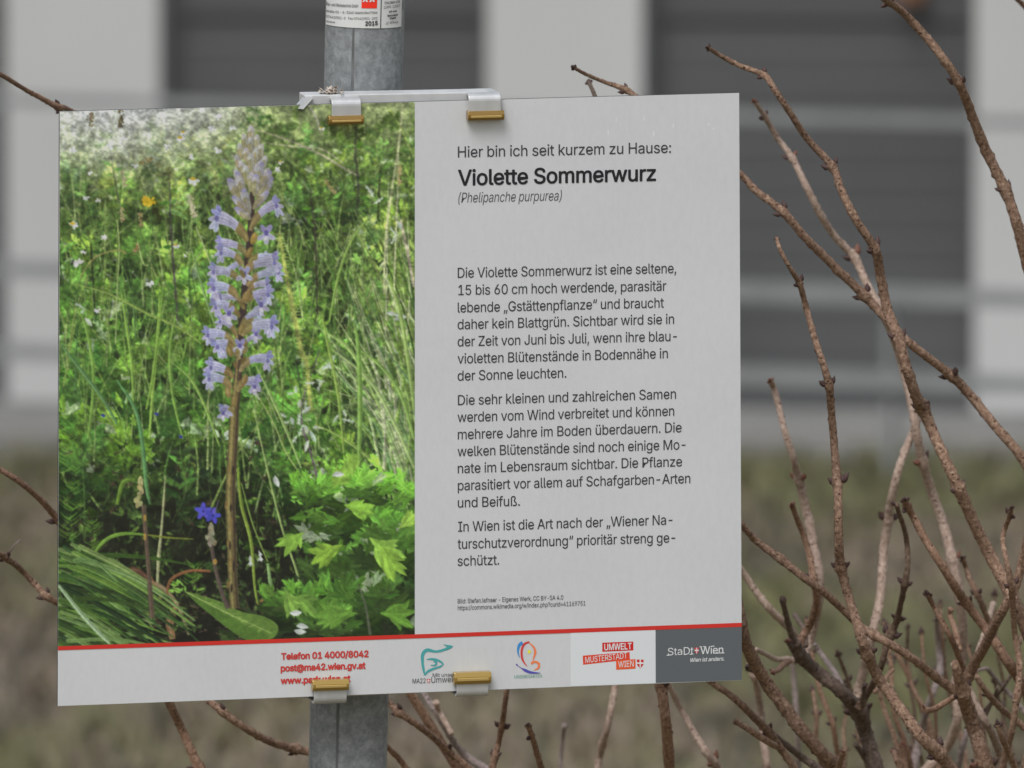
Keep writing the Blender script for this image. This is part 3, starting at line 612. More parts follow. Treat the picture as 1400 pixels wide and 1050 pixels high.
text_part('introduction_line', [('Hier bin ich seit kurzem zu Hause:', 625.9, 215.2, 917.3, 208.8, 15.0)], ink_text, bold=0.003)
text_part('title', [('Violette Sommerwurz', 626, 253.4, 896.9, 246.8, 21.0)], ink_title, bold=0.017)
text_part('latin_name', [('(Phelipanche purpurea)', 626, 277.2, 767, 274.0, 14.0)], ink_grey, bold=-0.004, shear=0.2)
text_part('paragraph', [
    ('Die Violette Sommerwurz ist eine seltene,', 625.7, 379.8, 924.4, 373.2, 13.8),
    ('15 bis 60 cm hoch werdende, parasitär', 626.5, 403.4, 910.8, 397.3, 13.8),
    ('lebende „Gstättenpflanze“ und braucht', 625.7, 427.2, 907.5, 420.4, 13.8),
    ('daher kein Blattgrün. Sichtbar wird sie in', 625.5, 450.2, 921.5, 442.6, 13.8),
    ('der Zeit von Juni bis Juli, wenn ihre blau-', 625.5, 473.6, 925.3, 466.0, 13.8),
    ('violetten Blütenstände in Bodennähe in', 625.5, 497.0, 913.0, 489.6, 13.8),
    ('der Sonne leuchten.', 625.5, 520.4, 774.2, 516.2, 13.8)], ink_text, bold=0.003)
text_part('paragraph', [
    ('Die sehr kleinen und zahlreichen Samen', 626, 553.8, 924.2, 545.0, 13.8),
    ('werden vom Wind verbreitet und können', 625.5, 577.0, 921.7, 568.2, 13.8),
    ('mehrere Jahre im Boden überdauern. Die', 625.8, 600.6, 931.8, 590.8, 13.8),
    ('welken Blütenstände sind noch einige Mo-', 625.5, 623.8, 937.1, 614.2, 13.8),
    ('nate im Lebensraum sichtbar. Die Pflanze', 625.8, 647.0, 932.4, 637.4, 13.8),
    ('parasitiert vor allem auf Schafgarben-Arten', 625.8, 670.4, 943.7, 660.4, 13.8),
    ('und Beifuß.', 625.8, 693.9, 710.7, 691.4, 13.8)], ink_text, bold=0.003)
text_part('paragraph', [
    ('In Wien ist die Art nach der „Wiener Na-', 626.3, 726.8, 919.2, 717.0, 13.8),
    ('turschutzverordnung“ prioritär streng ge-', 625.5, 750.4, 923.0, 741.4, 13.8),
    ('schützt.', 625.5, 773.6, 682.4, 771.8, 13.8)], ink_text, bold=0.003)
text_part('picture_credit', [
    ('Bild: Stefan.lefnaer - Eigenes Werk, CC BY-SA 4.0', 625.7, 824.9, 770, 819.6, 6.2),
    ('https://commons.wikimedia.org/w/index.php?curid=41169751', 625.7, 834.2, 800.3, 827.6, 6.2)], ink_grey, bold=0.002)
text_part('contact_text', [
    ('Telefon 01 4000/8042', 384.2, 901.6, 504, 897.9, 8.6),
    ('post@ma42.wien.gv.at', 383.5, 917.8, 499.8, 913.8, 8.6),
    ('www.park.wien.at', 383.5, 934.9, 479.2, 931.4, 8.6)], ink_redtext, bold=0.036)


# flat printed shapes -------------------------------------------------------
def ribbon(pts, w, off=0.00025, sub=6):
    """a printed brush stroke in pixels: pts = (x, y), w = width per point"""
    p = np.array(pts, float)
    q, ws = [], []
    n = len(p)
    ww_ = np.interp(np.arange(n), np.linspace(0, n - 1, len(w)), w)
    for i in range(n - 1):
        p0 = p[max(i - 1, 0)]; p1 = p[i]; p2 = p[i + 1]; p3 = p[min(i + 2, n - 1)]
        for k in range(sub):
            t = k / sub
            q.append(0.5 * ((2 * p1) + (-p0 + p2) * t + (2 * p0 - 5 * p1 + 4 * p2 - p3) * t * t + (-p0 + 3 * p1 - 3 * p2 + p3) * t ** 3))
            ws.append(ww_[i] * (1 - t) + ww_[i + 1] * t)
    q.append(p[-1]); ws.append(ww_[-1])
    q = np.array(q); ws = np.array(ws)[:, None] / 2
    tg = np.gradient(q, axis=0); tg /= np.linalg.norm(tg, axis=1)[:, None] + 1e-9
    nn = np.c_[-tg[:, 1], tg[:, 0]]
    a, b = q + nn * ws, q - nn * ws
    v = [(S(*r)[0], -off, S(*r)[1]) for r in a] + [(S(*r)[0], -off, S(*r)[1]) for r in b]
    m = len(a)
    return v, [(i, i + 1, m + i + 1, m + i) for i in range(m - 1)]


def quadpx(pts, off=0.0002):
    return [(S(x, y)[0], -off, S(x, y)[1]) for x, y in pts], [tuple(range(len(pts)))]


def flat(name, mat, shapes, parent=None):
    mb = MB()
    for v, f in shapes: mb.add(v, f)
    return mb.build(name, mat, parent or sign)


# red rule: follows the lower edge of the photograph across the whole board
flat('red_stripe', ink_red, [quadpx([(79.2, 883.6), (567, 867.2), (1013.9, 851.4), (1013.9, 856.9), (567, 872.7), (79.1, 889.0)], 0.00030)])
flat('slate_field', ink_dark, [quadpx([(896.3, 861.0), (1014.0, 857.2), (1014.3, 929.7), (896.6, 933.6)], 0.00015)])
ink_pale = ink('ink_pale', (186, 189, 192), 1.42)
flat('pale_field', ink_pale, [quadpx([(780, 865.2), (896.0, 861.2), (896.2, 934.0), (780, 938.2)], 0.00015)])

# eye logo
Z6 = lambda x, y: (360 + x / 3.889, 850 + y / 3.889)
eye = flat('eye_emblem', ink_teal, [
    ribbon([Z6(*p) for p in ((1000, 131), (960, 149), (915, 158), (872, 150), (848, 172), (846, 215), (852, 255), (857, 285))], [4.4, 3.4, 3.2, 4.6, 4.6, 3.6, 3.2, 0.8]),
    ribbon([Z6(*p) for p in ((856, 284), (878, 262), (910, 248), (940, 238), (957, 226))], [2.0, 3.4, 3.0, 2.6, 1.2], 0.00028),
    ribbon([Z6(*p) for p in ((868, 200), (895, 198), (920, 202), (945, 214), (958, 227))], [1.0, 2.8, 3.0, 2.6, 1.2], 0.00031),
    ribbon([Z6(*p) for p in ((905, 206), (918, 214), (918, 226), (905, 232), (890, 230))], [2.4, 3.0, 2.6, 1.8, 1.0], 0.00034),
    quadpx([Z6(*p) for p in ((954, 119), (1012, 129), (966, 150), (976, 132))], 0.00037)])
mbt = MB()
text_into(mbt, 'MA22', *Z6(793, 328), *Z6(863, 326), 6.6, off=0.00025)
text_into(mbt, 'Umwel', *Z6(893, 325), *Z6(1008, 321), 8.2, off=0.00025)
text_into(mbt, 'Mit unse', *Z6(900, 294), *Z6(1008, 291), 5.2, off=0.00025)
eo = mbt.build('emblem_lettering', ink_text, sign)
def shield(x, y, w, h, red, white, parent, slope=0.0):
    s = flat('shield', red, [quadpx([(x, y), (x + w, y - slope * w), (x + w * .96, y + h * .6), (x + w / 2, y + h), (x + w * .04, y + h * .6)], 0.00027)], parent)
    flat('shield_cross', white, [quadpx([(x + w * .4, y), (x + w * .6, y), (x + w * .58, y + h * .93), (x + w * .42, y + h * .93)], 0.00032),
                                 quadpx([(x, y + h * .32), (x + w, y + h * .32), (x + w, y + h * .5), (x, y + h * .5)], 0.00036)], parent)
shield(583.4, 928.2, 5.0, 6.2, ink_redtext, ink_white, sign)

# butterfly logo
Z7 = lambda x, y: (660 + x / 3.784, 830 + y / 3.784)
ink_blue = ink('ink_blue', (58, 130, 190), INKK); ink_orange = ink('ink_orange', (222, 122, 78), INKK)
ink_violet = ink('ink_violet', (82, 80, 160), INKK); ink_yellow = ink('ink_yellow', (214, 206, 70), INKK)
ink_green = ink('ink_green', (96, 150, 132), INKK); ink_crimson = ink('ink_crimson', (192, 62, 62), INKK)
flat('butterfly_emblem', ink_blue, [ribbon([Z7(*p) for p in ((206, 184), (188, 198), (182, 232), (192, 262))], [5.0, 4.0, 2.2, 0.6])])
flat('butterfly_emblem', ink_crimson, [ribbon([Z7(*p) for p in ((242, 180), (214, 192), (201, 228), (206, 272), (230, 308))], [2.0, 3.2, 3.0, 2.8, 0.5])])
flat('butterfly_emblem', ink_orange, [ribbon([Z7(*p) for p in ((240, 184), (264, 208), (271, 238), (258, 276))], [1.0, 2.6, 3.4, 0.8]),
                                      ribbon([Z7(*p) for p in ((250, 292), (268, 282), (289, 292), (287, 314), (264, 326))], [3.6, 2.8, 3.4, 2.8, 0.6], 0.00028)])
flat('butterfly_emblem', ink_violet, [ribbon([Z7(*p) for p in ((200, 316), (222, 328), (250, 338), (298, 341))], [1.0, 4.0, 3.6, 0.6]),
                                      quadpx([Z7(*p) for p in ((170, 294), (178, 293), (181, 300), (174, 303))], 0.00022),
                                      ribbon([Z7(*p) for p in ((177, 299), (190, 309), (202, 317))], [0.8, 0.8, 1.0], 0.00029)])
flat('butterfly_emblem', ink_yellow, [quadpx([Z7(*p) for p in ((232, 226), (240, 219), (248, 226), (248, 236), (241, 242), (232, 238))], 0.00022)])
mbt = MB(); text_into(mbt, 'UNSEREGARTEN', *Z7(163, 369), *Z7(306, 364), 4.6, off=0.00025)
mbt.build('emblem_lettering', ink_green, sign)

# three red bars
ink_r1 = ink('ink_deep_red', (190, 40, 38), INKK); ink_r2 = ink('ink_scarlet', (205, 66, 46), INKK); ink_r3 = ink('ink_vermilion', (212, 86, 48), INKK)
def bar(pts, mat, txt, t0, t1, cap, off, bold):
    o = flat('banner', mat, [quadpx([Z7(*p) for p in pts], off)])
    mb = MB(); text_into(mb, txt, *Z7(*t0), *Z7(*t1), cap, bold=bold, off=off + 0.00015)
    mb.build('banner_lettering', ink_white, o)
bar(((618, 184), (779, 178), (779, 224), (618, 231)), ink_r1, 'UMWELT', (628, 223), (770, 217), 8.6, 0.00020, 0.016)
bar(((517, 251), (759, 232), (761, 271), (519, 298)), ink_r2, 'MUSTERSTADT', (530, 289), (747, 264), 8.2, 0.00024, 0.002)
bar(((689, 275), (790, 269), (790, 318), (690, 324)), ink_r3, 'WIEN', (701, 312), (780, 307), 8.6, 0.00028, 0.002)
shield(870.6, 901.6, 9.2, 12.2, ink_r1, ink_white, sign)

# lettering on the slate field
mbt = MB()
text_into(mbt, 'StaDt', *Z7(957, 250), *Z7(1090, 244), 10.4, bold=-0.002)
text_into(mbt, 'Wien', *Z7(1126, 243), *Z7(1244, 238), 10.4, bold=0.004)
for (sx_, sy_) in ((957, 250), (1018, 222), (1046, 246), (1076, 245), (1128, 206), (1146, 205), (1192, 203), (1197, 239), (1213, 239), (1233, 238), (1244, 238)):
    mbt.add(*quadpx([Z7(sx_ - 6, sy_ - 3), Z7(sx_ + 6, sy_ - 3.4), Z7(sx_ + 6, sy_ + 1), Z7(sx_ - 6, sy_ + 1.4)], 0.00036))
text_into(mbt, 'Wien ist anders.', *Z7(1070, 284), *Z7(1249, 276), 5.4, bold=0.012, shear=0.18)
mbt.build('city_lettering', ink_white, sign)
shield(949.6, 885.4, 5.6, 9.0, ink_crimson, ink_white, sign)

# pale weather marks near the top right corner
ink_mark = ink('pale_mark', (186, 189, 192), 1.42)
for x, y, l, w in ((831, 181, 9, 2.4), (893, 183, 10, 2.8), (920, 172, 7, 2.6), (968, 170, 5, 2.6), (975, 176, 4, 3), (880, 162, 5, 2.2), (842, 164, 6, 1.8)):
    flat('weather_mark', ink_mark, [ribbon([(x, y - l * .5), (x + .6, y), (x + .2, y + l * .5)], [w * .3, w, w * .4], 0.00012, 4)])

# ------------------------------------------------------------------ the photograph printed on the left half of the board
# (a printed picture: painted stroke by stroke into a pigment grid on the board, as flat colour)
K = 2.0
OX, OY = 74.0, 134.0
RW, RH = int(504 * K), int(762 * K)
IM = np.zeros((RH, RW, 3), np.float32)
R3 = random.Random(21)


def value_noise(w, h, sx, sy, seed):
    g = np.random.default_rng(seed).random((int(h / sy) + 3, int(w / sx) + 3))
    y = np.arange(h) / sy; x = np.arange(w) / sx
    yi = y.astype(int); xi = x.astype(int)
    fy = (y - yi)[:, None]; fx = (x - xi)[None, :]
    fy = fy * fy * (3 - 2 * fy); fx = fx * fx * (3 - 2 * fx)
    a = g[yi][:, xi]; b = g[yi][:, xi + 1]; c = g[yi + 1][:, xi]; d = g[yi + 1][:, xi + 1]
    return (a * (1 - fx) + b * fx) * (1 - fy) + (c * (1 - fx) + d * fx) * fy


def fillpoly(p, col, alpha=1.0):
    p = (np.asarray(p, np.float32) - (OX, OY)) * K
    x0, y0 = np.floor(p.min(0)).astype(int) - 1; x1, y1 = np.ceil(p.max(0)).astype(int) + 2
    x0 = max(x0, 0); y0 = max(y0, 0); x1 = min(x1, RW); y1 = min(y1, RH)
    if x1 <= x0 or y1 <= y0: return
    X = np.arange(x0, x1, dtype=np.float32)[None, :] + 0.5
    Y = np.arange(y0, y1, dtype=np.float32)[:, None] + 0.5
    c = np.zeros((y1 - y0, x1 - x0), bool)
    px, py = p[:, 0], p[:, 1]
    qx, qy = np.roll(px, -1), np.roll(py, -1)
    for i in range(len(p)):
        if py[i] == qy[i]: continue
        m = (py[i] > Y) != (qy[i] > Y)
        xi = (qx[i] - px[i]) * (Y - py[i]) / (qy[i] - py[i]) + px[i]
        c ^= m & (X < xi)
    reg = IM[y0:y1, x0:x1]
    reg[c] = reg[c] * (1 - alpha) + np.asarray(col, np.float32) * alpha


def smooth(pts, sub=6):
    p = np.asarray(pts, float); n = len(p); q = []
    for i in range(n - 1):
        p0 = p[max(i - 1, 0)]; p1 = p[i]; p2 = p[i + 1]; p3 = p[min(i + 2, n - 1)]
        for k in range(sub):
            t = k / sub
            q.append(0.5 * ((2 * p1) + (-p0 + p2) * t + (2 * p0 - 5 * p1 + 4 * p2 - p3) * t * t + (-p0 + 3 * p1 - 3 * p2 + p3) * t ** 3))
    q.append(p[-1])
    return np.array(q)


def stroke(pts, w, col, alpha=1.0, sub=5):
    q = smooth(pts, sub) if len(pts) > 2 else np.array([np.array(pts[0]) * (1 - t) + np.array(pts[1]) * t for t in np.linspace(0, 1, 5)])
    w = np.interp(np.linspace(0, 1, len(q)), np.linspace(0, 1, len(w)), w)[:, None] / 2
    tg = np.gradient(q, axis=0); tg /= np.linalg.norm(tg, axis=1)[:, None] + 1e-9
    n = np.c_[-tg[:, 1], tg[:, 0]]
    a, b = q + n * w, q - n * w
    fillpoly(np.concatenate([a, b[::-1]]), col, alpha)


def blade(pts, w, col, hl=0.22):
    """a grass blade with a light and a dark side"""
    stroke(pts, w, col)
    q = [(x - 0.22 * max(w), y) for x, y in pts]
    stroke(q, [v * 0.35 for v in w], tuple(min(255, c + 255 * hl * 0.6) for c in col), 0.6)
    q = [(x + 0.28 * max(w), y + 0.2) for x, y in pts]
    stroke(q, [v * 0.3 for v in w], tuple(c * 0.72 for c in col), 0.6)


def ell(x, y, rx, ry, col, ang=0.0, alpha=1.0, n=14):
    t = np.linspace(0, 2 * math.pi, n, endpoint=False)
    c, s = math.cos(ang), math.sin(ang)
    px, py = rx * np.cos(t), ry * np.sin(t)
    fillpoly(np.c_[x + px * c - py * s, y + px * s + py * c], col, alpha)


def leaf(x, y, ang, ln, wd, col, lobes=0, vein=True):
    """pointed leaf, entire or cut into lobes, with a lighter half and a midrib"""
    d = np.array([math.cos(ang), math.sin(ang)]); n = np.array([-d[1], d[0]])
    o = np.array([x, y], float)
    bend = R3.uniform(-.25, .25) * ln
    def at(t, s): return o + d * ln * t + n * (s + bend * t * t)
    if not lobes:
        ts = (0, .15, .35, .55, .75, .9, 1); ws = (0.1, .55, .95, 1, .7, .32, 0)
        side = [[at(t, sg * w * wd / 2) for t, w in zip(ts, ws)] for sg in (1, -1)]
    else:
        side = []
        for sg in (1, -1):
            s = [at(0, 0.05 * wd)]
            for k in range(lobes):
                t = (k + 0.6) / (lobes + .5)
                r = wd / 2 * (0.75 + .5 * R3.random()) * math.sin(math.pi * min(.95, .25 + .62 * t))
                e = R3.uniform(.7, 1.25)
                s.append(at(t - .05, sg * r * .34))
                s.append(at(t + .05, sg * r * .66 * e))
                s.append(at(t + .20 + .05 * R3.random(), sg * r * 1.08 * e))
                s.append(at(t + .17, sg * r * .50))
            s.append(at(1, 0))
            side.append(s)
    mid = [at(t, 0) for t in (0, .33, .66, 1)]
    fillpoly(side[0] + side[1][::-1], col)
    b = R3.choice((0, 1)); k = R3.uniform(1.05, 1.22)
    fillpoly(side[b] + mid[::-1], tuple(min(255, c * k + 5) for c in col), 0.75)
    if vein and ln > 12:
        stroke([at(0, 0), at(.5, 0), at(.95, 0)], [0.9, 0.7, 0.3], tuple(min(255, c * 1.2 + 14) for c in col), 0.4, 3)


def spray(x, y, ang, ln, c, n=5):
    """a feathery mugwort leaf: narrow pointed segments fanned along a rib"""
    d = np.array([math.cos(ang), math.sin(ang)]); nn = np.array([-d[1], d[0]])
    for k in range(n):
        t = .15 + .6 * k / n
        sd = 1 if k % 2 else -1
        o = np.array([x, y]) + d * ln * t * .8
        kk = R3.uniform(.86, 1.12)
        leaf(o[0], o[1], ang + sd * R3.uniform(.45, .85), ln * R3.uniform(.42, .62) * (1.1 - .4 * t), ln * R3.uniform(.13, .2), tuple(v * kk for v in c), 0, False)
    leaf(x, y, ang, ln, ln * .27, c, 0)
    leaf(x + d[0] * ln * .3, y + d[1] * ln * .3, ang + R3.uniform(-.4, .4), ln * .7, ln * .24, tuple(v * 1.08 for v in c), 0, False)


def jit(c, a=14):
    k = R3.uniform(-a, a)
    return tuple(max(0, min(255, v + k + R3.uniform(-a * .4, a * .4))) for v in c)


def mixc(a, b, t): return tuple(u * (1 - t) + v * t for u, v in zip(a, b))


# undertone: pale and hazy at the top left, fresh green in the middle, near black soil low down
yy = (np.arange(RH) / K + OY)[:, None]; xx = (np.arange(RW) / K + OX)[None, :]
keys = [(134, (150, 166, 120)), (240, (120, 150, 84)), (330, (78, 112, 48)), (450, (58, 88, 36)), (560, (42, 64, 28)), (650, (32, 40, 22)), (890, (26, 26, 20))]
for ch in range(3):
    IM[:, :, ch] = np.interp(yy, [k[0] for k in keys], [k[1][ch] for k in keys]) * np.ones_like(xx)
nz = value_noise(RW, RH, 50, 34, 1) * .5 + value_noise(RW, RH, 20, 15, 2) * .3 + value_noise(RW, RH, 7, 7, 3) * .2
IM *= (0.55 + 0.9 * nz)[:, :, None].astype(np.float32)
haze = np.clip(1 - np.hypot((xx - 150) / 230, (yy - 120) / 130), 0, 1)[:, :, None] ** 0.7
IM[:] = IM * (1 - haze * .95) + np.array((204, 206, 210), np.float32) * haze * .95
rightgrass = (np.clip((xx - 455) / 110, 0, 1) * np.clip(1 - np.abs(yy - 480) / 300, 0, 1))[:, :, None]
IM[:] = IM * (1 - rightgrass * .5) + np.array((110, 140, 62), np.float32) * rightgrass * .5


def dens(x, y):
    """0 = bare dark soil, 1 = full leaf cover"""
    v = 1.0
    if y > 620: v *= max(0.10, 1 - (y - 620) / 90)
    if 660 < y < 800 and 95 < x < 425: v *= 0.45
    if x > 415 + 0.06 * (y - 640) and y > 630: v = 1.0
    if x < 120 and y > 600: v = max(v, .35)
    return v


def tone(x, y):
    t = (y - 140) / 740
    base = np.interp(t, [0, .12, .3, .5, .7, .85, 1], [0, 1, 2, 3, 4, 5, 6])
    cols = [(150, 166, 116), (124, 150, 82), (98, 134, 60), (84, 124, 50), (72, 110, 44), (66, 102, 42), (60, 92, 40)]
    i = int(base); f = base - i
    c = mixc(cols[i], cols[min(6, i + 1)], f)
    if x > 470 and y < 620: c = mixc(c, (122, 148, 80), .45)
    if x < 330 and y < 250: c = mixc(c, (180, 190, 160), .35)
    if x > 350 and y < 300: c = mixc(c, (88, 128, 50), .55)
    return c


# far haze of daisies and seed heads at the top left
for i in range(900):
    x = 78 + abs(R3.gauss(0, 150)); y = R3.uniform(140, 300)
    if x > 330 and R3.random() < .75: continue
    u = (y - 140) / 160
    if R3.random() < u * .75: continue
    ell(x, y, R3.uniform(1, 4.5), R3.uniform(.8, 2.2), jit(R3.choice([(206, 208, 212), (216, 216, 214), (190, 198, 176), (178, 190, 148)]), 10), R3.uniform(-.4, .4), .65)
# background blades, hazy
for i in range(900):
    x = R3.uniform(76, 572); y = R3.uniform(175, 640)
    h = R3.uniform(25, 85) * (0.6 + (y - 150) / 500)
    s = R3.gauss(0, .22)
    c = jit(mixc(tone(x, y - h / 2), R3.choice([(196, 202, 150), (64, 96, 34), (150, 176, 96), (48, 80, 30)]), R3.uniform(.1, .6)), 12)
    stroke([(x, y), (x + s * h * .5 + R3.gauss(0, 2), y - h * .5), (x + s * h * 1.3, y - h)], [R3.uniform(1.4, 3.2), 1.6, .5], c, .8, 3)
# a dark undergrowth of leaves, then whole plants from far to near, each lit from above
for layer in range(2):
    for i in range((1300, 1500)[layer]):
        x = R3.uniform(74, 572); y = R3.uniform(165, 880)
        if R3.random() > dens(x, y) * (0.30 if y < 235 and x < 310 else 1): continue
        k = (0.46, 0.66)[layer]
        if y < 280: k = 1 + (k - 1) * max(.4, (y - 150) / 130)
        sz = R3.uniform(.7, 1.5) * (0.62 + 0.55 * (y - 150) / 600)
        c = jit(tuple(v * k for v in tone(x, y)), 12)
        leaf(x, y, R3.uniform(0, 6.28), 24 * sz, (15 if layer else 9) * sz, c, R3.choice((0, 2, 3)), False)
def plant(x, y, h, sp, L0, lo=.46, hi=1.20, hue=None, dens_=1.0, spread=0, kind=None):
    ln = R3.uniform(-.15, .15) * h
    hue = hue or R3.choice([(1, 1, 1), (.86, .95, .9), (1.05, 1.02, .9), (.74, .86, .88), (1.06, 1.04, 1.0), (.9, 1.0, 1.05)])
    kind = R3.choice((0, 0, 1, 1, 1, 2)) if kind is None else kind; vis = R3.uniform(.78, 1.14)
    stroke([(x, y), (x + ln * .5, y - h * .5), (x + ln, y - h)], [2, 1.6, .8], tuple(v * .6 for v in tone(x, y)), .8, 3)
    nl = int(R3.uniform(13, 22) * dens_)
    for k in range(nl):
        t = (k + R3.random()) / nl
        px_ = x + ln * t; py_ = y - h * t
        side = R3.choice((-1, 1)); up_ = R3.uniform(-.1, .8) + .6 * t
        a = -up_ if side > 0 else math.pi + up_
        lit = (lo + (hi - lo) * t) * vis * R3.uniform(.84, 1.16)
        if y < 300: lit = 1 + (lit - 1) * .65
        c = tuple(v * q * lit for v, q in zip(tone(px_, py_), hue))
        if R3.random() < .07: c = mixc(c, (170, 186, 172), .6)
        q = L0 * (1.15 - .45 * t) * R3.uniform(.75, 1.25)
        c = jit(c, 8)
        ox = px_ + R3.gauss(0, sp * .3 + spread); oy = py_ + R3.gauss(0, 2)
        if kind == 0: leaf(ox, oy, a, q, q * .30, c)
        elif kind == 1: spray(ox, oy, a, q * 1.1, c, 4)
        else: leaf(ox, oy, a, q, q * .6, c, 2)
PLN = []
for i in range(250):
    y = 225 + 500 * R3.random() ** .85
    x = R3.uniform(78, 568)
    if R3.random() > dens(x, y - 30): continue
    PLN.append((y, x, 'p'))
for i in range(260):
    y = 240 + 480 * R3.random(); x = R3.uniform(78, 570)
    if R3.random() > dens(x, y - 40): continue
    PLN.append((y, x, 'b'))
for y, x, kind in sorted(PLN):
    sc_ = 0.55 + .6 * (y - 200) / 500
    if kind == 'b':
        h = R3.uniform(70, 190) * sc_; s = R3.gauss(-0.05, .38)
        c = jit(mixc(tone(x, y - h * .6), R3.choice([(150, 172, 108), (88, 128, 58), (64, 104, 46), (164, 178, 126)]), .55), 10)
        blade([(x, y), (x + s * h * .4, y - h * .5), (x + s * h + R3.gauss(0, 6), y - h)], [R3.uniform(1.4, 3.4) * sc_ + .6, 2.0 * sc_ + .5, .6], c)
        continue
    plant(x, y, R3.uniform(55, 110) * sc_, R3.uniform(12, 26) * sc_, R3.uniform(18, 33) * sc_ * (1.3 if y > 360 else 1.05), .36, 1.26)
# dim growth in the shade near the ground
for i in range(900):
    x = R3.uniform(76, 450); y = R3.uniform(600, 862)
    c = jit(R3.choice([(54, 78, 36), (70, 98, 44), (44, 58, 32), (86, 116, 52), (64, 56, 42)]), 10)
    if R3.random() < .5: leaf(x, y, R3.uniform(0, 6.28), R3.uniform(6, 16), R3.uniform(3, 8), c, R3.choice((0, 2, 3)))
    else:
        l = R3.uniform(10, 40); a = R3.gauss(-1.57, .5)
        stroke([(x, y), (x + l * .5 * math.cos(a) + R3.gauss(0, 2), y + l * .5 * math.sin(a)), (x + l * math.cos(a), y + l * math.sin(a))], [1.3, 1, .5], c, .85, 3)
# dark gaps
for i in range(160):
    x = R3.uniform(78, 480); y = R3.uniform(380, 700)
    if R3.random() < .5: ell(x, y, R3.uniform(2, 8), R3.uniform(2, 6), jit((26, 34, 18), 6), R3.uniform(0, 3), .6)
# green blades through the middle ground
for i in range(260):
    x = R3.uniform(80, 570); y = R3.uniform(330, 700)
    if R3.random() > dens(x, y): continue
    h = R3.uniform(50, 150); s = R3.gauss(0.02, .25)
    c = jit(R3.choice([(104, 144, 66), (90, 130, 54), (134, 158, 96), (72, 112, 54), (118, 150, 84)]), 12)
    blade([(x, y), (x + s * h * .45, y - h * .5), (x + s * h * 1.1 + R3.gauss(0, 5), y - h)], [R3.uniform(1.6, 3.6), 2.0, .6], c)
# dense pale grasses at the right edge
for i in range(85):
    x = R3.gauss(556, 26); y = R3.uniform(520, 720)
    if x < 440: continue
    h = R3.uniform(120, 330)
    tx = x - R3.uniform(20, 130) if R3.random() < .75 else x + R3.uniform(0, 30)
    c = jit(R3.choice([(122, 150, 82), (146, 166, 110), (100, 136, 62), (168, 180, 140), (80, 118, 50), (58, 92, 40)]), 12)
    if R3.random() < .5: tx, x = x - 10, min(575, x + 25)
    blade([(x + 12, y), (x * .6 + tx * .4 + R3.uniform(4, 22), y - h * R3.uniform(.4, .6)), (tx, y - h)], [R3.uniform(1.8, 5), R3.uniform(1.6, 4), .7], c)
for p, w, c in [(((551, 142), (545, 200), (534, 270), (527, 330), (525, 402)), (2.4, 3, 3.4, 3.2, 3), (186, 194, 148)),
                (((545, 195), (543, 280), (540, 350), (538, 420)), (1.6, 2, 2, 2), (196, 200, 160)),
                (((548, 300), (556, 340), (566, 392)), (3, 4, 4.5), (176, 168, 146)),
                (((352, 178), (395, 192), (440, 212), (474, 232), (500, 246)), (1.4, 2, 2.6, 3, 1.6), (178, 172, 148)),
                (((352, 194), (400, 200), (440, 204), (470, 224)), (1, 1.6, 1.8, 1.4), (182, 178, 156)),
                (((420, 142), (432, 160), (440, 185)), (2, 3, 1), (176, 176, 160)),
                (((530, 145), (548, 175), (566, 215)), (1.4, 1.4, 1.4), (164, 184, 104)),
                (((483, 640), (490, 700), (492, 520), (494, 470)), (1, 1, 1, 1), (130, 168, 70))]:
    stroke(p, w, c)
# pale arching blades low on the right
for i in range(34):
    x0, y0 = R3.uniform(515, 580), R3.uniform(570, 730)
    x1, y1 = R3.uniform(425, 545), R3.uniform(420, 560)
    if x1 > x0: continue
    c = jit(R3.choice([(140, 172, 110), (156, 184, 130), (116, 156, 78), (170, 186, 146), (104, 148, 92)]), 10)
    blade([(x0, y0), (x0 * .55 + x1 * .45 + R3.uniform(5, 22), (y0 + y1) / 2 - R3.uniform(0, 20)), (x1, y1)], [R3.uniform(3, 6), R3.uniform(2.4, 4.5), .8], c)
# brown and dark stems with narrow leaves
for p, w, c in [(((140, 180), (150, 205), (156, 240), (162, 275), (170, 300)), (1.4, 2, 2.2, 2.4, 2), (78, 84, 66)),
                (((232, 248), (233, 300), (236, 350), (240, 400), (243, 440)), (1.6, 2.4, 2.8, 2.8, 2), (88, 82, 80)),
                (((487, 172), (486, 210), (490, 250), (489, 292)), (2.6, 3.2, 3.2, 2), (78, 80, 66)),
                (((424, 265), (430, 310), (432, 360), (434, 430)), (2, 2.6, 2.6, 2), (74, 70, 58)),
                (((521, 230), (518, 262), (517, 300)), (2, 2.4, 2), (48, 54, 34)),
                (((124, 330), (127, 380), (130, 430)), (2.2, 2.6, 2), (52, 62, 34)),
                (((440, 470), (412, 560), (425, 620), (437, 665)), (1, 2.4, 3.2, 3), (104, 92, 100))]:
    stroke(p, w, c)
    for k in range(18):
        t = R3.uniform(0, 1); i = t * (len(p) - 1.001); j = int(i); f = i - j
        x = p[j][0] * (1 - f) + p[j + 1][0] * f; y = p[j][1] * (1 - f) + p[j + 1][1] * f
        leaf(x, y, R3.choice((-.5, -2.6, .2, 2.9)) + R3.gauss(0, .25), R3.uniform(10, 20), 5.5, jit((84, 124, 54), 20), R3.choice((0, 0, 2)))
# a bristly yellow-green stem (right of the spike)
yst = [(382, 320), (392, 380), (402, 430), (412, 480), (420, 500), (424, 560)]
for q in smooth(yst, 14):
    for s in (-1, 1):
        fillpoly([(q[0], q[1] - 1.6), (q[0] + s * R3.uniform(6, 13), q[1] + R3.uniform(-4, 3)), (q[0], q[1] + 1.6)], jit((150, 178, 92), 14), .85)
stroke(yst, [3, 5, 6, 6, 5, 4], (164, 178, 96))
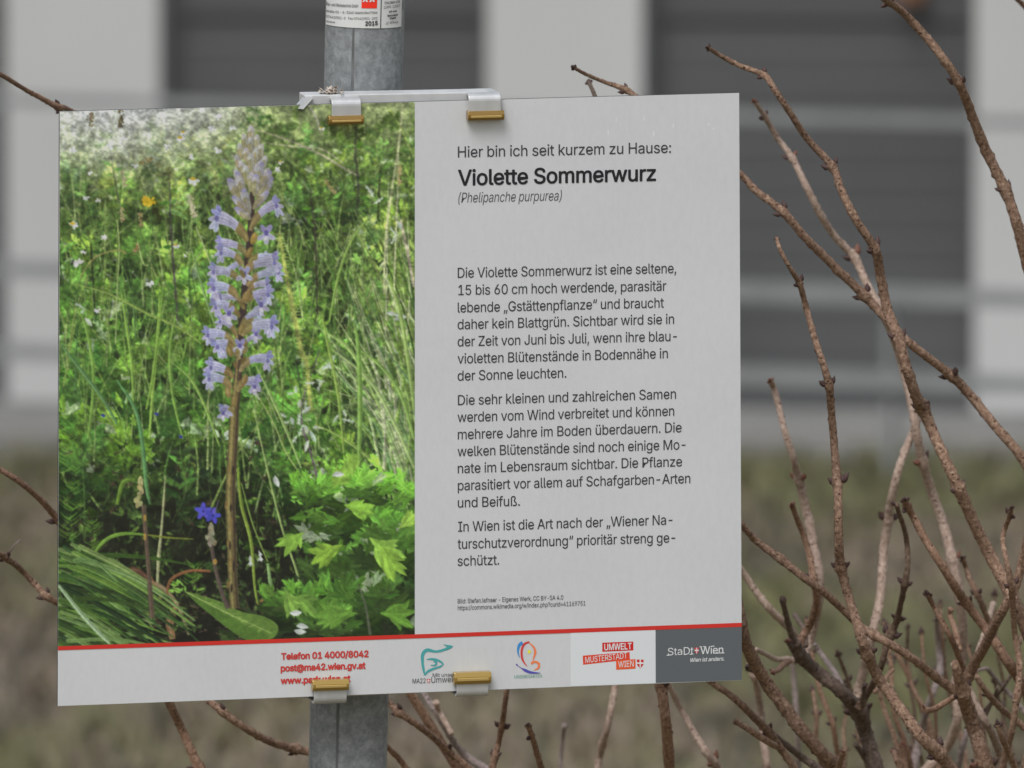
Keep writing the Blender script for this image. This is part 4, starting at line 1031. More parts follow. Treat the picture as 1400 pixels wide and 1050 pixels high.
# thistle tip above the spike
for i in range(16):
    leaf(R3.uniform(330, 362), R3.uniform(146, 178), R3.uniform(0, 6.28), R3.uniform(8, 15), 4.5, jit((62, 104, 48), 14), R3.choice((0, 2)))
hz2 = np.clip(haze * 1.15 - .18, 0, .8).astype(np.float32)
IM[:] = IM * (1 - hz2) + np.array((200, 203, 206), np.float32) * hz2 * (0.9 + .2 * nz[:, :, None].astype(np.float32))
# the picture is out of focus towards its top: soften there before the sharp things go on
def soften(n, wgt):
    global IM
    B_ = IM.copy()
    for _ in range(n):
        for ax in (0, 1):
            B_ = 0.25 * np.roll(B_, 2, ax) + 0.5 * B_ + 0.25 * np.roll(B_, -2, ax)
    IM = IM * (1 - wgt) + B_ * wgt
soften(1, (0.35 + .5 * np.clip((400 - yy) / 150, 0, 1)[:, :, None] * np.ones((1, RW, 1))).astype(np.float32))
soften(3, (np.clip((300 - yy) / 110, 0, 1) * np.clip((400 - xx) / 120, 0.15, 1))[:, :, None].astype(np.float32))
def mottle(a):
    global IM
    IM = IM * (1 + a * (.5 * (value_noise(RW, RH, 34, 26, 31) - .5) + .8 * (value_noise(RW, RH, 13, 11, 32) - .5) + .8 * (value_noise(RW, RH, 6, 5, 33) - .5)))[:, :, None].astype(np.float32)
mottle(.30)
# silvery undersides
for x, y in ((405, 545), (418, 560), (400, 570), (428, 590), (412, 600), (437, 520), (446, 500), (120, 425), (455, 700), (440, 655), (350, 530), (470, 570), (545, 320), (540, 430), (300, 598), (510, 272)):
    for k in range(3):
        leaf(x + R3.gauss(0, 4), y + R3.gauss(0, 4), R3.uniform(0, 6.28), R3.uniform(10, 19), 6, jit((166, 184, 168), 12), R3.choice((0, 2, 3)))
# long clear blades
for p, w, c in [(((520, 560), (492, 500), (470, 470), (440, 452)), (2, 5, 5, 1), (150, 188, 110)),
                (((566, 640), (540, 580), (505, 520), (455, 478)), (3, 6, 5, 1), (158, 190, 124)),
                (((566, 600), (548, 540), (520, 500), (480, 470)), (3, 6, 5, 1), (132, 176, 92)),
                (((560, 690), (520, 640), (470, 600), (430, 580)), (3, 5, 4, 1), (140, 178, 90)),
                (((490, 650), (492, 560), (490, 480), (484, 440)), (5, 7, 6, 2), (124, 172, 84)),
                (((566, 560), (556, 480), (545, 420), (530, 380)), (3, 6, 6, 1), (146, 182, 104)),
                (((470, 620), (462, 540), (448, 470), (440, 430)), (2, 4, 4, 1), (138, 176, 84)),
                (((412, 640), (392, 590), (372, 545), (350, 500)), (2, 4, 4, 1), (146, 182, 110)),
                (((204, 600), (210, 520), (216, 450), (218, 405)), (3, 4.5, 4, 1), (140, 186, 84)),
                (((182, 560), (180, 500), (172, 440), (166, 400)), (2, 4, 4, 1), (128, 174, 78)),
                (((120, 600), (128, 520), (118, 450), (104, 420)), (3, 5, 4, 1), (116, 164, 74)),
                (((250, 600), (236, 540), (232, 480), (240, 430)), (2, 4, 4, 1), (120, 168, 76)),
                (((300, 610), (282, 560), (262, 520), (236, 496)), (2, 4, 4, 1), (128, 172, 84)),
                (((450, 440), (462, 380), (480, 330), (505, 296)), (2, 4, 3.5, 1), (132, 174, 84))]:
    blade(p, w, c)
# named blades that cross the left half
for p, w, c in [(((100, 388), (150, 402), (200, 428), (245, 448), (275, 470)), (1.4, 3, 3.2, 3, 1), (136, 168, 84)),
                (((83, 470), (110, 505), (140, 545), (160, 580)), (2, 5, 5, 3), (92, 142, 88)),
                (((160, 520), (185, 560), (195, 610), (200, 665), (205, 690)), (2, 5, 6, 5, 1), (88, 148, 92)),
                (((222, 400), (217, 450), (208, 520), (200, 560)), (1, 3.6, 4, 3), (120, 166, 70)),
                (((188, 330), (196, 360), (203, 362)), (2, 2, 2), (160, 190, 120)),
                (((262, 340), (270, 370), (282, 410), (296, 450)), (1, 3, 4, 3), (118, 160, 96)),
                (((160, 300), (163, 340), (160, 400), (158, 470)), (2, 2, 2, 2), (150, 178, 110)),
                (((268, 310), (280, 340), (292, 372)), (1.8, 2, 2), (170, 190, 130)),
                (((110, 378), (130, 352), (160, 342), (172, 346)), (1, 1.6, 1.6, 3), (168, 160, 92)),
                (((347, 560), (365, 640), (385, 720), (405, 780), (418, 830)), (1.6, 2.8, 3, 3, 2), (148, 178, 108)),
                (((352, 540), (375, 580), (392, 620), (425, 668)), (1.2, 2.2, 2.2, 1.6), (150, 178, 104)),
                (((325, 640), (330, 690), (343, 740), (348, 800), (352, 825)), (3, 5, 5, 3.4, 2), (128, 158, 62)),
                (((330, 660), (345, 715), (366, 768)), (1.6, 2.4, 2), (120, 152, 70)),
                (((366, 770), (370, 800), (372, 806)), (3, 6, 6), (128, 172, 110)),
                (((226, 650), (221, 720), (217, 760), (215, 800)), (1, 3, 5, 3), (168, 174, 128)),
                (((118, 775), (140, 742), (165, 730), (200, 731)), (2, 5, 5, 2), (110, 158, 60)),
                (((200, 731), (230, 735), (265, 737)), (2, 3, 1), (128, 140, 52)),
                (((160, 690), (168, 660), (185, 655)), (4, 7, 2), (100, 140, 50)),
                (((168, 832), (190, 826), (208, 826)), (1.5, 8, 2), (118, 160, 74)),
                (((172, 795), (190, 830), (210, 860)), (2, 2.4, 1.4), (126, 150, 80))]:
    blade(p, w, c)
# feathery foliage at the far left, low
for bx, by, h in ((98, 700, 60), (92, 740, 50), (122, 760, 46), (88, 650, 60), (108, 800, 40), (260, 800, 30)):
    for k in range(26):
        t = R3.random(); y = by - h * t; x = bx + R3.gauss(0, 2) + 6 * t
        s = R3.choice((-1, 1)); l = R3.uniform(8, 20) * (1 - .4 * t)
        stroke([(x, y), (x + s * l * .6, y - l * .35), (x + s * l, y - l * .75)], [1.4, 1.1, .5], jit((92, 140, 52), 18), .9, 2)
# soil litter: dead brown leaves and straws
for i in range(90):
    x = R3.uniform(110, 330); y = R3.uniform(800, 876)
    a = R3.uniform(-.5, .5); l = R3.uniform(4, 16)
    stroke([(x, y), (x + l * math.cos(a), y + l * math.sin(a))], [R3.uniform(.8, 2.4), .6], jit(R3.choice([(92, 66, 46), (120, 96, 74), (66, 50, 40), (140, 120, 96)]), 14), .8)
for p, w, c in [(((140, 806), (155, 795), (170, 783), (186, 780), (205, 792)), (1.5, 4, 9, 9, 4), (96, 66, 48)),
                (((195, 792), (220, 802), (238, 820), (250, 845), (258, 868)), (5, 6, 5, 4, 3), (140, 122, 92)),
                (((228, 812), (232, 795), (245, 785), (265, 780), (288, 781)), (2.5, 4, 4, 4, 3), (138, 92, 56)),
                (((240, 830), (232, 850), (236, 874)), (5, 12, 8), (140, 110, 74)),
                (((205, 785), (212, 800), (224, 830)), (1.2, 2, 2), (148, 108, 66)),
                (((352, 826), (362, 818), (372, 812)), (2, 4, 1), (150, 118, 66))]:
    stroke(p, w, c)
    stroke([(x - .8, y - 1) for x, y in p], [v * .3 for v in w], tuple(min(255, v + 34) for v in c), .6)
# grass tussock, bottom left
for i in range(90):
    x0 = R3.uniform(60, 110); y0 = R3.uniform(742, 880)
    x1 = x0 + R3.uniform(60, 175); y1 = y0 + (x1 - x0) * R3.uniform(.45, .78)
    if i % 4 == 0: y1 = y0 + R3.uniform(10, 45)
    c = jit(R3.choice([(80, 122, 50), (98, 140, 62), (62, 100, 42), (112, 146, 84), (48, 80, 34), (40, 64, 30)]), 12)
    blade([(x0, y0), ((x0 + x1) / 2, (y0 + y1) / 2 - R3.uniform(2, 14)), (x1, y1)], [R3.uniform(4, 8), R3.uniform(4, 7), 1.5], c)
blade([(80, 800), (110, 838), (135, 865), (150, 880)], [4, 6, 6, 3], (150, 184, 146))
# the mugwort clump, bottom right: leafy shoots, bright above and dim towards the ground
for i in range(260):
    x = R3.uniform(418, 572); y = R3.uniform(650, 872)
    if y < 700 and x < 450: continue
    leaf(x, y, R3.uniform(0, 6.28), R3.uniform(12, 24), R3.uniform(4, 9), jit((44, 66, 32) if y < 800 else (36, 50, 28), 10), R3.choice((0, 2)), False)
for x, y, h, L0, hi in ((470, 760, 96, 34, 1.2), (545, 770, 110, 32, 1.0), (505, 745, 90, 36, 1.25), (440, 745, 70, 32, 1.1), (430, 700, 40, 26, 1.25), (555, 850, 100, 34, .82), (450, 830, 80, 34, .9), (505, 830, 110, 40, 1.12), (535, 800, 90, 38, 1.08), (470, 872, 70, 38, .8), (415, 860, 50, 34, .95), (530, 880, 80, 38, .78), (490, 700, 60, 28, 1.35), (400, 850, 36, 30, 1.0), (440, 880, 40, 34, .85)):
    plant(x, y, h, 22, L0 * .92, .34, hi * 1.32, (1.10, 1.16, 1.04), 1.9, 8, 1)
stroke([(490, 800), (500, 830), (506, 868)], [1.6, 3, 4], (92, 100, 80))
for x, y, a, l in ((470, 690, .3, 40), (505, 735, .7, 52), (520, 745, 1.1, 50), (468, 745, 2.7, 46), (455, 668, -1.0, 34), (482, 652, -1.6, 32), (415, 728, 2.5, 40), (398, 815, .4, 42), (390, 806, 1.2, 38), (480, 835, 2.9, 48), (520, 838, .15, 46), (545, 722, -.6, 34)):
    spray(x, y, a, l * 1.1, jit((122, 168, 66) if y < 750 else (96, 140, 58), 8), 6)
# dock leaf, bottom centre
fillpoly(smooth([(252, 808), (272, 813), (300, 822), (330, 836), (362, 843), (380, 856), (374, 872), (345, 878), (318, 864), (290, 842), (268, 824), (252, 808)], 4), (98, 136, 60))
fillpoly(smooth([(256, 810), (290, 826), (330, 852), (368, 870), (345, 878), (318, 864), (290, 842), (268, 824), (256, 810)], 4), (80, 120, 48), .8)
for k in range(7):
    stroke([(280 + 12 * k, 822 + 7 * k), (310 + 9 * k, 832 + 4 * k)], [1.2, .5], (150, 186, 104), .7)
stroke([(254, 809), (310, 838), (372, 866)], [1.6, 1.6, .8], (158, 188, 112), .9)
for k in range(14): leaf(R3.uniform(235, 275), R3.uniform(798, 812), R3.uniform(-3.1, 0), R3.uniform(8, 14), 3.5, jit((104, 154, 60), 14))
for x, y, a in ((404, 838, .1), (413, 856, -.1), (350, 758, 1.6), (362, 752, 1.4), (384, 650, 1.5), (410, 862, .3), (462, 650, -.3)):
    leaf(x - 8, y, a, 17, 8, (186, 194, 190), 2 if x < 370 else 0, False)
# daisies, heads and other small flowers
for x, y, r, yel in ((100, 308, 7, 1), (265, 247, 8, 1), (247, 190, 6, 1), (251, 182, 5, 1), (228, 200, 5, 0), (241, 336, 5, 1), (108, 360, 8, 0), (142, 325, 5, 0), (205, 388, 6, 0), (253, 350, 3, 0), (118, 270, 5, 0), (134, 274, 4, 0), (184, 226, 5, 0), (262, 214, 5, 0), (124, 237, 4, 0), (298, 205, 6, 0), (133, 424, 5, 0), (114, 345, 4, 0), (440, 176, 4, 1), (380, 232, 5, 0), (384, 222, 4, 1), (300, 160, 6, 0), (318, 176, 5, 0), (290, 176, 6, 0), (150, 200, 6, 0), (100, 205, 6, 0), (170, 190, 5, 0)):
    for k in range(7):
        a = R3.uniform(0, 6.28)
        ell(x + r * .55 * math.cos(a), y + r * .4 * math.sin(a), r * .5, r * .26, jit((214, 216, 218), 8), a, .9)
    if yel: ell(x - 1, y - r * .35, r * .5, r * .3, (206, 180, 52))
for k in range(26):
    a = R3.uniform(0, 6.28); r = R3.uniform(0, 9)
    ell(203 + r * math.cos(a) * 1.25, 275 + r * math.sin(a) * .8, 2.6, 1.8, jit((206, 176, 36), 18), a)
for x, y, w, h, c, a in ((124, 163, 4.5, 10, (132, 122, 92), .08), (165, 161, 4.5, 12, (96, 88, 58), .06), (262, 281, 5, 17, (186, 180, 150), -.28), (166, 294, 3.6, 10, (168, 156, 112), 0), (192, 300, 4, 9, (150, 138, 90), -.2), (169, 245, 3.4, 12, (172, 164, 132), -.2), (186, 341, 4, 7, (158, 134, 86), .4), (200, 220, 4, 10, (150, 138, 92), 1.2), (546, 240, 3.6, 14, (178, 164, 112), .1), (450, 254, 3.5, 13, (156, 140, 96), -.6)):
    for k in range(int(w * h * .9)):
        u, v = R3.gauss(0, .42) * w, R3.uniform(-1, 1) * h
        ca_, sa_ = math.cos(a), math.sin(a)
        ell(x + u * ca_ - v * sa_, y + u * sa_ + v * ca_, 1.5, 1.1, jit(c, 22), R3.uniform(0, 3))
for x, y in ((141, 568), (247, 597), (214, 566)): ell(x, y, 3.4, 2.2, (62, 72, 150), .3)

# small broomrapes beside the big one
def side_spike(stem, head, w, c1, c2):
    stroke(stem, [w * 1.2, w, w * 1.1, w * 1.4], c1)
    stroke([(x - w * .25, y) for x, y in stem], [w * .3] * 3, tuple(v * 1.35 for v in c1), .7)
    for k in range(16):
        t = k / 15
        ell(head[0] + R3.gauss(0, 2.2) * (.4 + t), head[1] + head[2] * t, 2.6, 4.2, jit(c2, 18), R3.uniform(-.5, .5))
side_spike([(196, 690), (200, 740), (204, 790), (208, 845)], (191, 655, 36), 5.5, (96, 82, 66), (170, 164, 114))
side_spike([(288, 740), (294, 775), (302, 806), (312, 832)], (289, 718, 26), 5, (90, 78, 70), (150, 148, 122))
for y in (708, 734): ell(198, y, 2.2, 5, (176, 148, 72))
ell(294, 768, 3, 4, (184, 150, 76))
# blue larkspur flowers
for cx, cy, r in ((278, 699, 11.5), (291, 705, 10.5)):
    for k in range(5):
        a = -1.57 + k * 1.2566 + (.25 if cx > 285 else 0)
        ell(cx + r * .55 * math.cos(a), cy + r * .55 * math.sin(a), r * .56, r * .30, jit((80, 80, 196), 16), a)
        stroke([(cx, cy), (cx + r * math.cos(a), cy + r * math.sin(a))], [1, .4], (112, 112, 222), .6, 3)
    ell(cx, cy, 1.8, 1.8, (54, 50, 140))
stroke([(293, 703), (299, 683)], [1.6, .8], (116, 104, 150))

# the broomrape itself: stem
ST = [(345, 250), (344, 290), (342, 325), (337, 375), (332, 425), (328, 475), (325, 520), (321, 560), (318, 620), (315, 680), (317, 740), (318, 790), (321, 832)]
stroke(ST[5:], [9, 11, 12.5, 13.5, 14, 14, 13, 13], (108, 101, 62))
stroke(ST[:7], [6, 8, 9.5, 10, 10, 10, 10], (70, 56, 54))
stroke([(x - 2.6, y) for x, y in ST[5:]], [2.5, 3, 4, 4, 4, 4, 3.6, 3], (164, 152, 94), .85)
stroke([(x + 4.2, y) for x, y in ST[5:]], [2, 3, 3, 3.4, 3.4, 3.4, 3, 3], (72, 58, 48), .8)
stroke([(x + 1, y) for x, y in ST[5:]], [1, 1.4, 1.4, 1.4, 1.4, 1.4, 1.2, 1], (128, 102, 68), .7)
for x, y, h in ((315, 640, 14), (312, 690, 12), (318, 716, 20), (311, 742, 12), (316, 770, 16), (313, 800, 12)):
    ell(x - 2 + R3.uniform(-1, 3), y, 2.4, h * .5, (146, 122, 72), .06, .7)
    ell(x + 3.5, y + 4, 1.4, h * .5, (60, 48, 40), 0)


def budshape(x0, y0, x1, y1, w, c0, c1, tip=None):
    """closed bud from its foot to its rounded tip: olive calyx, pale lilac above"""
    p0, p1 = np.array((x0, y0), float), np.array((x1, y1), float)
    d = p1 - p0; n = np.array((-d[1], d[0])) / (np.linalg.norm(d) + 1e-6)
    prof = [(0, .25), (.15, .7), (.35, 1), (.6, .98), (.82, .85), (.95, .55), (1.0, 0.2)]
    A = [p0 + d * t + n * w * s / 2 for t, s in prof]; B = [p0 + d * t - n * w * s / 2 for t, s in prof]
    fillpoly(A + B[::-1], c1)
    fillpoly([p0 + d * t + n * w * s / 2 for t, s in prof[:4]] + [p0 + d * .72] + [p0 + d * t - n * w * s / 2 for t, s in prof[:4]][::-1], c0, .9)
    fillpoly(A + [p0 + d * t + n * w * s * .05 for t, s in prof][::-1], tuple(v * .72 for v in c1), .55)
    for k in (-.25, .1, .32):
        stroke([p0 + d * .25 + n * w * k, p0 + d * .92 + n * w * k * .7], [.9, .6], tuple(min(255, v * 1.16) for v in c1), .6, 3)
    if tip is not None: ell(p1[0] - d[0] * .06, p1[1] - d[1] * .06, w * .3, w * .22, tip, 0, .8)


OLV, TAN, LIL = (150, 142, 98), (184, 184, 180), (178, 178, 188)
for b in [(343, 196, 343, 172, 11), (336, 206, 333, 183, 9), (350, 206, 352, 184, 9), (343, 212, 342, 188, 10), (331, 218, 327, 196, 9), (355, 218, 358, 197, 9),
          (338, 224, 336, 202, 10), (349, 224, 350, 202, 10), (328, 232, 323, 212, 9.5), (358, 232, 363, 213, 9.5), (343, 236, 343, 210, 11), (334, 242, 329, 220, 10.5), (353, 242, 357, 219, 10.5),
          (338, 252, 335, 226, 11), (349, 254, 352, 224, 11.5), (330, 256, 322, 232, 11), (358, 254, 367, 230, 11), (343, 262, 344, 236, 11)]:
    budshape(*b, jit(OLV, 12), jit(TAN, 10), jit((186, 182, 188), 8))
for b in [(334, 280, 313, 244, 15), (337, 284, 324, 234, 13), (352, 276, 371, 242, 15), (348, 262, 358, 222, 13), (352, 258, 370, 234, 12), (340, 296, 333, 258, 13), (348, 268, 350, 238, 12)]:
    budshape(*b, jit(OLV, 10), jit((172, 170, 178), 8), (150, 146, 184))


def flower(bx, by, mx, my, w=11, face=0):
    """tubular flower: an upright olive calyx, a lilac tube bending outwards, a lobed violet mouth"""
    w = w * R3.uniform(1.05, 1.4)
    m = np.array((mx + R3.uniform(-5, 5), my + R3.uniform(-6, 7)), float)
    sgn = 1 if mx > bx else -1
    b = np.array((bx - sgn * 2, by + R3.uniform(7, 12)), float)
    q1 = np.array((bx + (mx - bx) * .22, (by * .4 + my * .6) - 5), float)
    tt = np.linspace(0, 1, 13)[:, None]
    cur = b * (1 - tt) ** 2 + 2 * q1 * tt * (1 - tt) + m * tt ** 2
    tg = np.gradient(cur, axis=0); tg /= np.linalg.norm(tg, axis=1)[:, None]
    nn = np.c_[-tg[:, 1], tg[:, 0]]
    if sgn < 0: nn = -nn                                     # nn points down / outwards
    wd = np.interp(tt[:, 0], [0, .3, .6, .85, 1], [.30, .62, .72, .95, 1.1])[:, None] * w / 2
    U, D = cur - nn * wd, cur + nn * wd
    c = jit((166, 168, 190), 10)
    fillpoly(list(U) + list(D[::-1]), c)
    fillpoly(list(U[3:]) + list((U * .55 + D * .45)[3:][::-1]), tuple(min(255, v + 22) for v in c), .8)
    for t in (.25, .5, .75):
        q = U * (1 - t) + D * t
        stroke([q[4], q[8], q[-1]], [.5, .8, .9], (122, 114, 168), .55, 3)
    fillpoly(list((cur - nn * wd * 1.15)[:7]) + list((cur + nn * wd * 1.15)[:6][::-1]), jit((140, 126, 80), 12))
    stroke([cur[0] - nn[0] * wd[0] * .3, cur[3] - nn[3] * wd[3] * .4, cur[6]], [1.4, 1.2, .5], (176, 162, 112), .7, 3)
    stroke([cur[1] + nn[1] * wd[1] * .6, cur[5] + nn[5] * wd[5] * .7], [1.2, .5], (98, 84, 54), .6, 3)
    d, n = tg[-1], nn[-1]
    for k, (a, l) in enumerate(((-.9, .8), (-.3, .95), (.5, 1.2), (1.1, 1.4), (1.7, 1.0))):
        q = d * math.cos(a) + n * math.sin(a)
        o = m + n * w * (-.40 + .22 * k) - d * 1.5
        col = jit((150, 152, 194) if k < 2 else (182, 184, 206), 14)
        ell(o[0] + q[0] * w * .30 * l, o[1] + q[1] * w * .30 * l, w * .40 * l * R3.uniform(.85, 1.15), w * .21, col, math.atan2(q[1], q[0]))
        stroke([o, o + q * w * .55 * l], [.9, .4], (108, 100, 168), .6, 3)
    o = m + n * w * .15
    ell(o[0], o[1], w * .17, w * .24, (92, 84, 150), 0, .65)


def facing(x, y, r):
    for a, c in ((-2.1, (150, 148, 184)), (-1.05, (154, 152, 188)), (2.6, (180, 179, 198)), (1.57, (194, 193, 206)), (.5, (178, 177, 196))):
        ell(x + r * .55 * math.cos(a), y + r * .6 * math.sin(a), r * .55, r * .30, jit(c, 8), a)
        stroke([(x, y), (x + r * math.cos(a), y + r * math.sin(a))], [1.0, .4], (108, 100, 178), .6, 3)
    ell(x, y - r * .1, r * .24, r * .34, (92, 82, 150), 0, .8)
    ell(x, y + r * .45, r * .14, r * .3, (214, 212, 216), 0, .9)


for args in ((338, 372, 362, 352, 9), (332, 410, 306, 402, 9), (329, 446, 352, 424, 9), (326, 480, 304, 478, 9), (331, 350, 312, 366, 9), (340, 392, 360, 392, 9), (322, 455, 306, 440, 9), (332, 470, 354, 462, 8)):
    flower(*args)
for args in ((346, 286, 366, 262, 9), (341, 292, 318, 268, 9), (343, 300, 322, 284, 9)):
    budshape(*args[:4], args[4] + 2, jit(OLV, 10), jit((174, 172, 182), 8), (150, 146, 186))
flower(344, 306, 382, 281, 13)
flower(336, 322, 298, 300, 13)
flower(335, 340, 303, 332, 12)
flower(342, 350, 378, 352, 12)
flower(330, 352, 300, 348, 12); facing(364, 320, 13); budshape(344, 334, 350, 318, 9, (160, 136, 62), (172, 150, 80))
flower(325, 376, 294, 372, 12); flower(340, 380, 376, 376, 12); flower(334, 366, 372, 362, 11)
facing(334, 376, 12)
flower(322, 396, 292, 392, 12)
flower(322, 420, 293, 412, 12); flower(337, 404, 366, 404, 12); facing(357, 418, 12)
facing(313, 430, 12); flower(335, 434, 372, 440, 11)
flower(318, 464, 287, 450, 13); flower(333, 452, 368, 440, 12); facing(350, 458, 9)
flower(318, 470, 294, 466, 11)
facing(328, 474, 11)
flower(330, 500, 364, 484, 11)
flower(316, 510, 287, 504, 12); flower(326, 526, 352, 518, 11)
flower(314, 520, 288, 518, 12)
flower(314, 556, 304, 562, 9); facing(305, 566, 9); facing(348, 530, 9)
for k in range(9):
    y = R3.uniform(330, 520); x = 345 - (y - 290) * .085 + R3.choice((-1, 1)) * R3.uniform(3, 9)
    ell(x, y, 3.2, R3.uniform(5, 8), jit((136, 120, 72), 14), (.45 if x > 345 - (y - 290) * .085 else -.45), .9)
for x, y, a in ((341, 345, .5), (336, 405, .5), (330, 450, .4), (314, 480, -.3), (312, 536, -.15), (334, 520, .4), (320, 548, .2)):
    ell(x, y, 4.5, 8.5, jit((140, 120, 68), 8), a); ell(x - 1, y - 1, 1.6, 6, (172, 154, 100), a, .7)

# fine print grain
mottle(.16); soften(1, 0.35)
IM *= (1 + 0.05 * (np.random.default_rng(4).random((RH, RW, 1)) - .5) + 0.10 * (value_noise(RW, RH, 3, 3, 8)[:, :, None] - .5)).astype(np.float32)
IM = 20 + 255 * 0.90 * (np.clip(IM, 0, 255) / 255) ** 1.24                                # printed blacks are never quite black
IM = IM * .93 + .07 * IM.mean(2, keepdims=True)
gm_ = np.clip((IM[:, :, 1:2] - np.maximum(IM[:, :, 0:1], IM[:, :, 2:3])) / 45, 0, 1)   # the foliage inks lean to yellow
IM = IM * (1 + gm_ * np.array((.10, .03, .0), np.float32))
np.clip(IM, 0, 255, out=IM)
# soften a little, as an enlarged print is
for ax in (0, 1):
    IM[:] = 0.25 * np.roll(IM, 1, ax) + 0.5 * IM + 0.25 * np.roll(IM, -1, ax)

# pigment grid on the board
GW, GH = 440, 660
cu = [S(82.0, 152.6), S(567.0, 139.4), S(567.0, 867.6), S(79.2, 884.0)]
c4 = np.array(cu)
s_ = np.linspace(0, 1, GW)[None, :, None]; t_ = np.linspace(0, 1, GH)[:, None, None]
uv = (c4[0] * (1 - s_) + c4[1] * s_) * (1 - t_) + (c4[3] * (1 - s_) + c4[2] * s_) * t_
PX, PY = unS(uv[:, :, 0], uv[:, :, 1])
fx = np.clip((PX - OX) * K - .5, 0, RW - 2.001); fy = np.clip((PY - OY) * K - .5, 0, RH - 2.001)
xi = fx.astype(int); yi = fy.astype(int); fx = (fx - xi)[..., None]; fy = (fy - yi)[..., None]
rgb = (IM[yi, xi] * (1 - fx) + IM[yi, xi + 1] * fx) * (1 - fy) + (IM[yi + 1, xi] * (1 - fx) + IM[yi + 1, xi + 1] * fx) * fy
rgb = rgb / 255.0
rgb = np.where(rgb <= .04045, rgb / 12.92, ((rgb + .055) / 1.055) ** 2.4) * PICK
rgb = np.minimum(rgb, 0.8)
pm = bpy.data.meshes.new('flower_photograph')
nv = GW * GH
co = np.zeros((nv, 3), np.float32); co[:, 0] = uv[:, :, 0].ravel(); co[:, 2] = uv[:, :, 1].ravel(); co[:, 1] = -0.00015
idx = np.arange(nv).reshape(GH, GW)
q = np.stack([idx[:-1, :-1], idx[1:, :-1], idx[1:, 1:], idx[:-1, 1:]], -1).reshape(-1, 4)
pm.vertices.add(nv); pm.vertices.foreach_set('co', co.ravel())
pm.loops.add(q.size); pm.loops.foreach_set('vertex_index', q.ravel().astype(np.int32))
pm.polygons.add(len(q)); pm.polygons.foreach_set('loop_start', np.arange(0, q.size, 4, dtype=np.int32))
pm.update(calc_edges=True); pm.validate()
at_ = pm.color_attributes.new('pigment', 'FLOAT_COLOR', 'POINT')
at_.data.foreach_set('color', np.concatenate([rgb.reshape(-1, 3), np.ones((nv, 1))], 1).astype(np.float32).ravel())
m_pic = new_mat('photo_print', (0.1, 0.2, 0.05), 0.4, 0.3)
an = N(m_pic, 'ShaderNodeAttribute'); an.attribute_name = 'pigment'
L(m_pic, an.outputs['Color'], m_pic.node_tree.nodes['Principled BSDF'].inputs['Base Color'])
pm.materials.append(m_pic)
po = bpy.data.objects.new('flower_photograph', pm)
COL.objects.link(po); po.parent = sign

# ------------------------------------------------------------------ post
m_zinc = noise_mat('galvanised_steel', [(0.36, (0.165, 0.175, 0.183)), (0.5, (0.235, 0.248, 0.258)), (0.66, (0.33, 0.344, 0.355))], 150, 11, 0.6, 0.3, 0.1, bump=0.10, bscale=260, dist=0.001)
m_zinc.node_tree.nodes['Noise Texture'].inputs['Roughness'].default_value = 0.72
PN = 0.064
NA, NB = S(498.0, 60, PN), S(476.5, 1000, PN)
wa = SM @ Vector((NA[0], PN, NA[1])); wb = SM @ Vector((NB[0], PN, NB[1]))
axis = (wa - wb).normalized()
tz = (gz(wb.y) - 0.02 - wb.z) / axis.z
foot = wb + axis * tz
RAD = 54.0 * (wa - CAM).dot(FWD) / FPX
ay = (FWD - axis * FWD.dot(axis)).normalized()
ax_ = ay.cross(axis).normalized()
PM = Matrix(((ax_.x, ay.x, axis.x, foot.x), (ax_.y, ay.y, axis.y, foot.y), (ax_.z, ay.z, axis.z, foot.z), (0, 0, 0, 1)))
PMI = PM.inverted()
post = empty('sign_post', PM)
tag(post, 'round galvanised steel post carrying the information board', 'post')


def on_post(x, y):
    """photograph pixel -> (offset from the axis, height) on the post"""
    r = P(x, y, 1) - CAM
    n = Vector((ay.x, ay.y, ay.z))
    t = (foot - n * RAD * 0.8 - CAM).dot(n) / r.dot(n)
    p = PMI @ (CAM + r * t)
    return p.x, p.z


ptop = on_post(498, -1150)[1]
v, f = [], []
SEG = 64
hs_ = [0, 0.4, 0.8, 1.2, 1.6, 2.0, ptop - 0.004, ptop]
for h in hs_:
    r = RAD - (0.003 if h == ptop else 0)
    for k in range(SEG):
        a = 2 * math.pi * k / SEG
        v.append((r * math.cos(a), r * math.sin(a), h))
for j in range(len(hs_) - 1):
    for k in range(SEG):
        f.append((j * SEG + k, j * SEG + (k + 1) % SEG, (j + 1) * SEG + (k + 1) % SEG, (j + 1) * SEG + k))
f.append(tuple((len(hs_) - 1) * SEG + k for k in range(SEG)))
mesh('pole', v, f, m_zinc, post, True)
m_seam = noise_mat('weld_seam', [(0.3, (0.115, 0.118, 0.122)), (0.7, (0.19, 0.194, 0.198))], 60, 4, 0.6, 0.3, 0.2)
s0 = on_post(483, 60)[0]


def on_cyl(x, z, off):
    x = max(-RAD * .98, min(RAD * .98, x)); r = RAD + off
    a = x / RAD
    return (r * a, -r * math.sqrt(max(0, 1 - a * a)), z)


v, f = [], []
for j in range(40):
    z = ptop * j / 39
    wv = 0.0009 * (1 + 0.3 * math.sin(j * 3.1))
    v += [on_cyl(s0 - wv, z, 0.0003), on_cyl(s0 + wv, z, 0.0003)]
    if j: f.append((2 * j - 2, 2 * j - 1, 2 * j + 1, 2 * j))
mesh('weld_seam', v, f, m_seam, post)

# maker's sticker round the post
m_stick = new_mat('sticker_white', (0.66, 0.665, 0.66), 0.4, 0.3)
ink_k = ink('sticker_black', (40, 42, 44)); ink_rd = ink('sticker_red', (222, 52, 36), 1.2)
xl_, zl_ = on_post(446, 36.0); xr_, zr_ = on_post(547.5, 36.0)
zt_ = on_post(498, -70)[1]


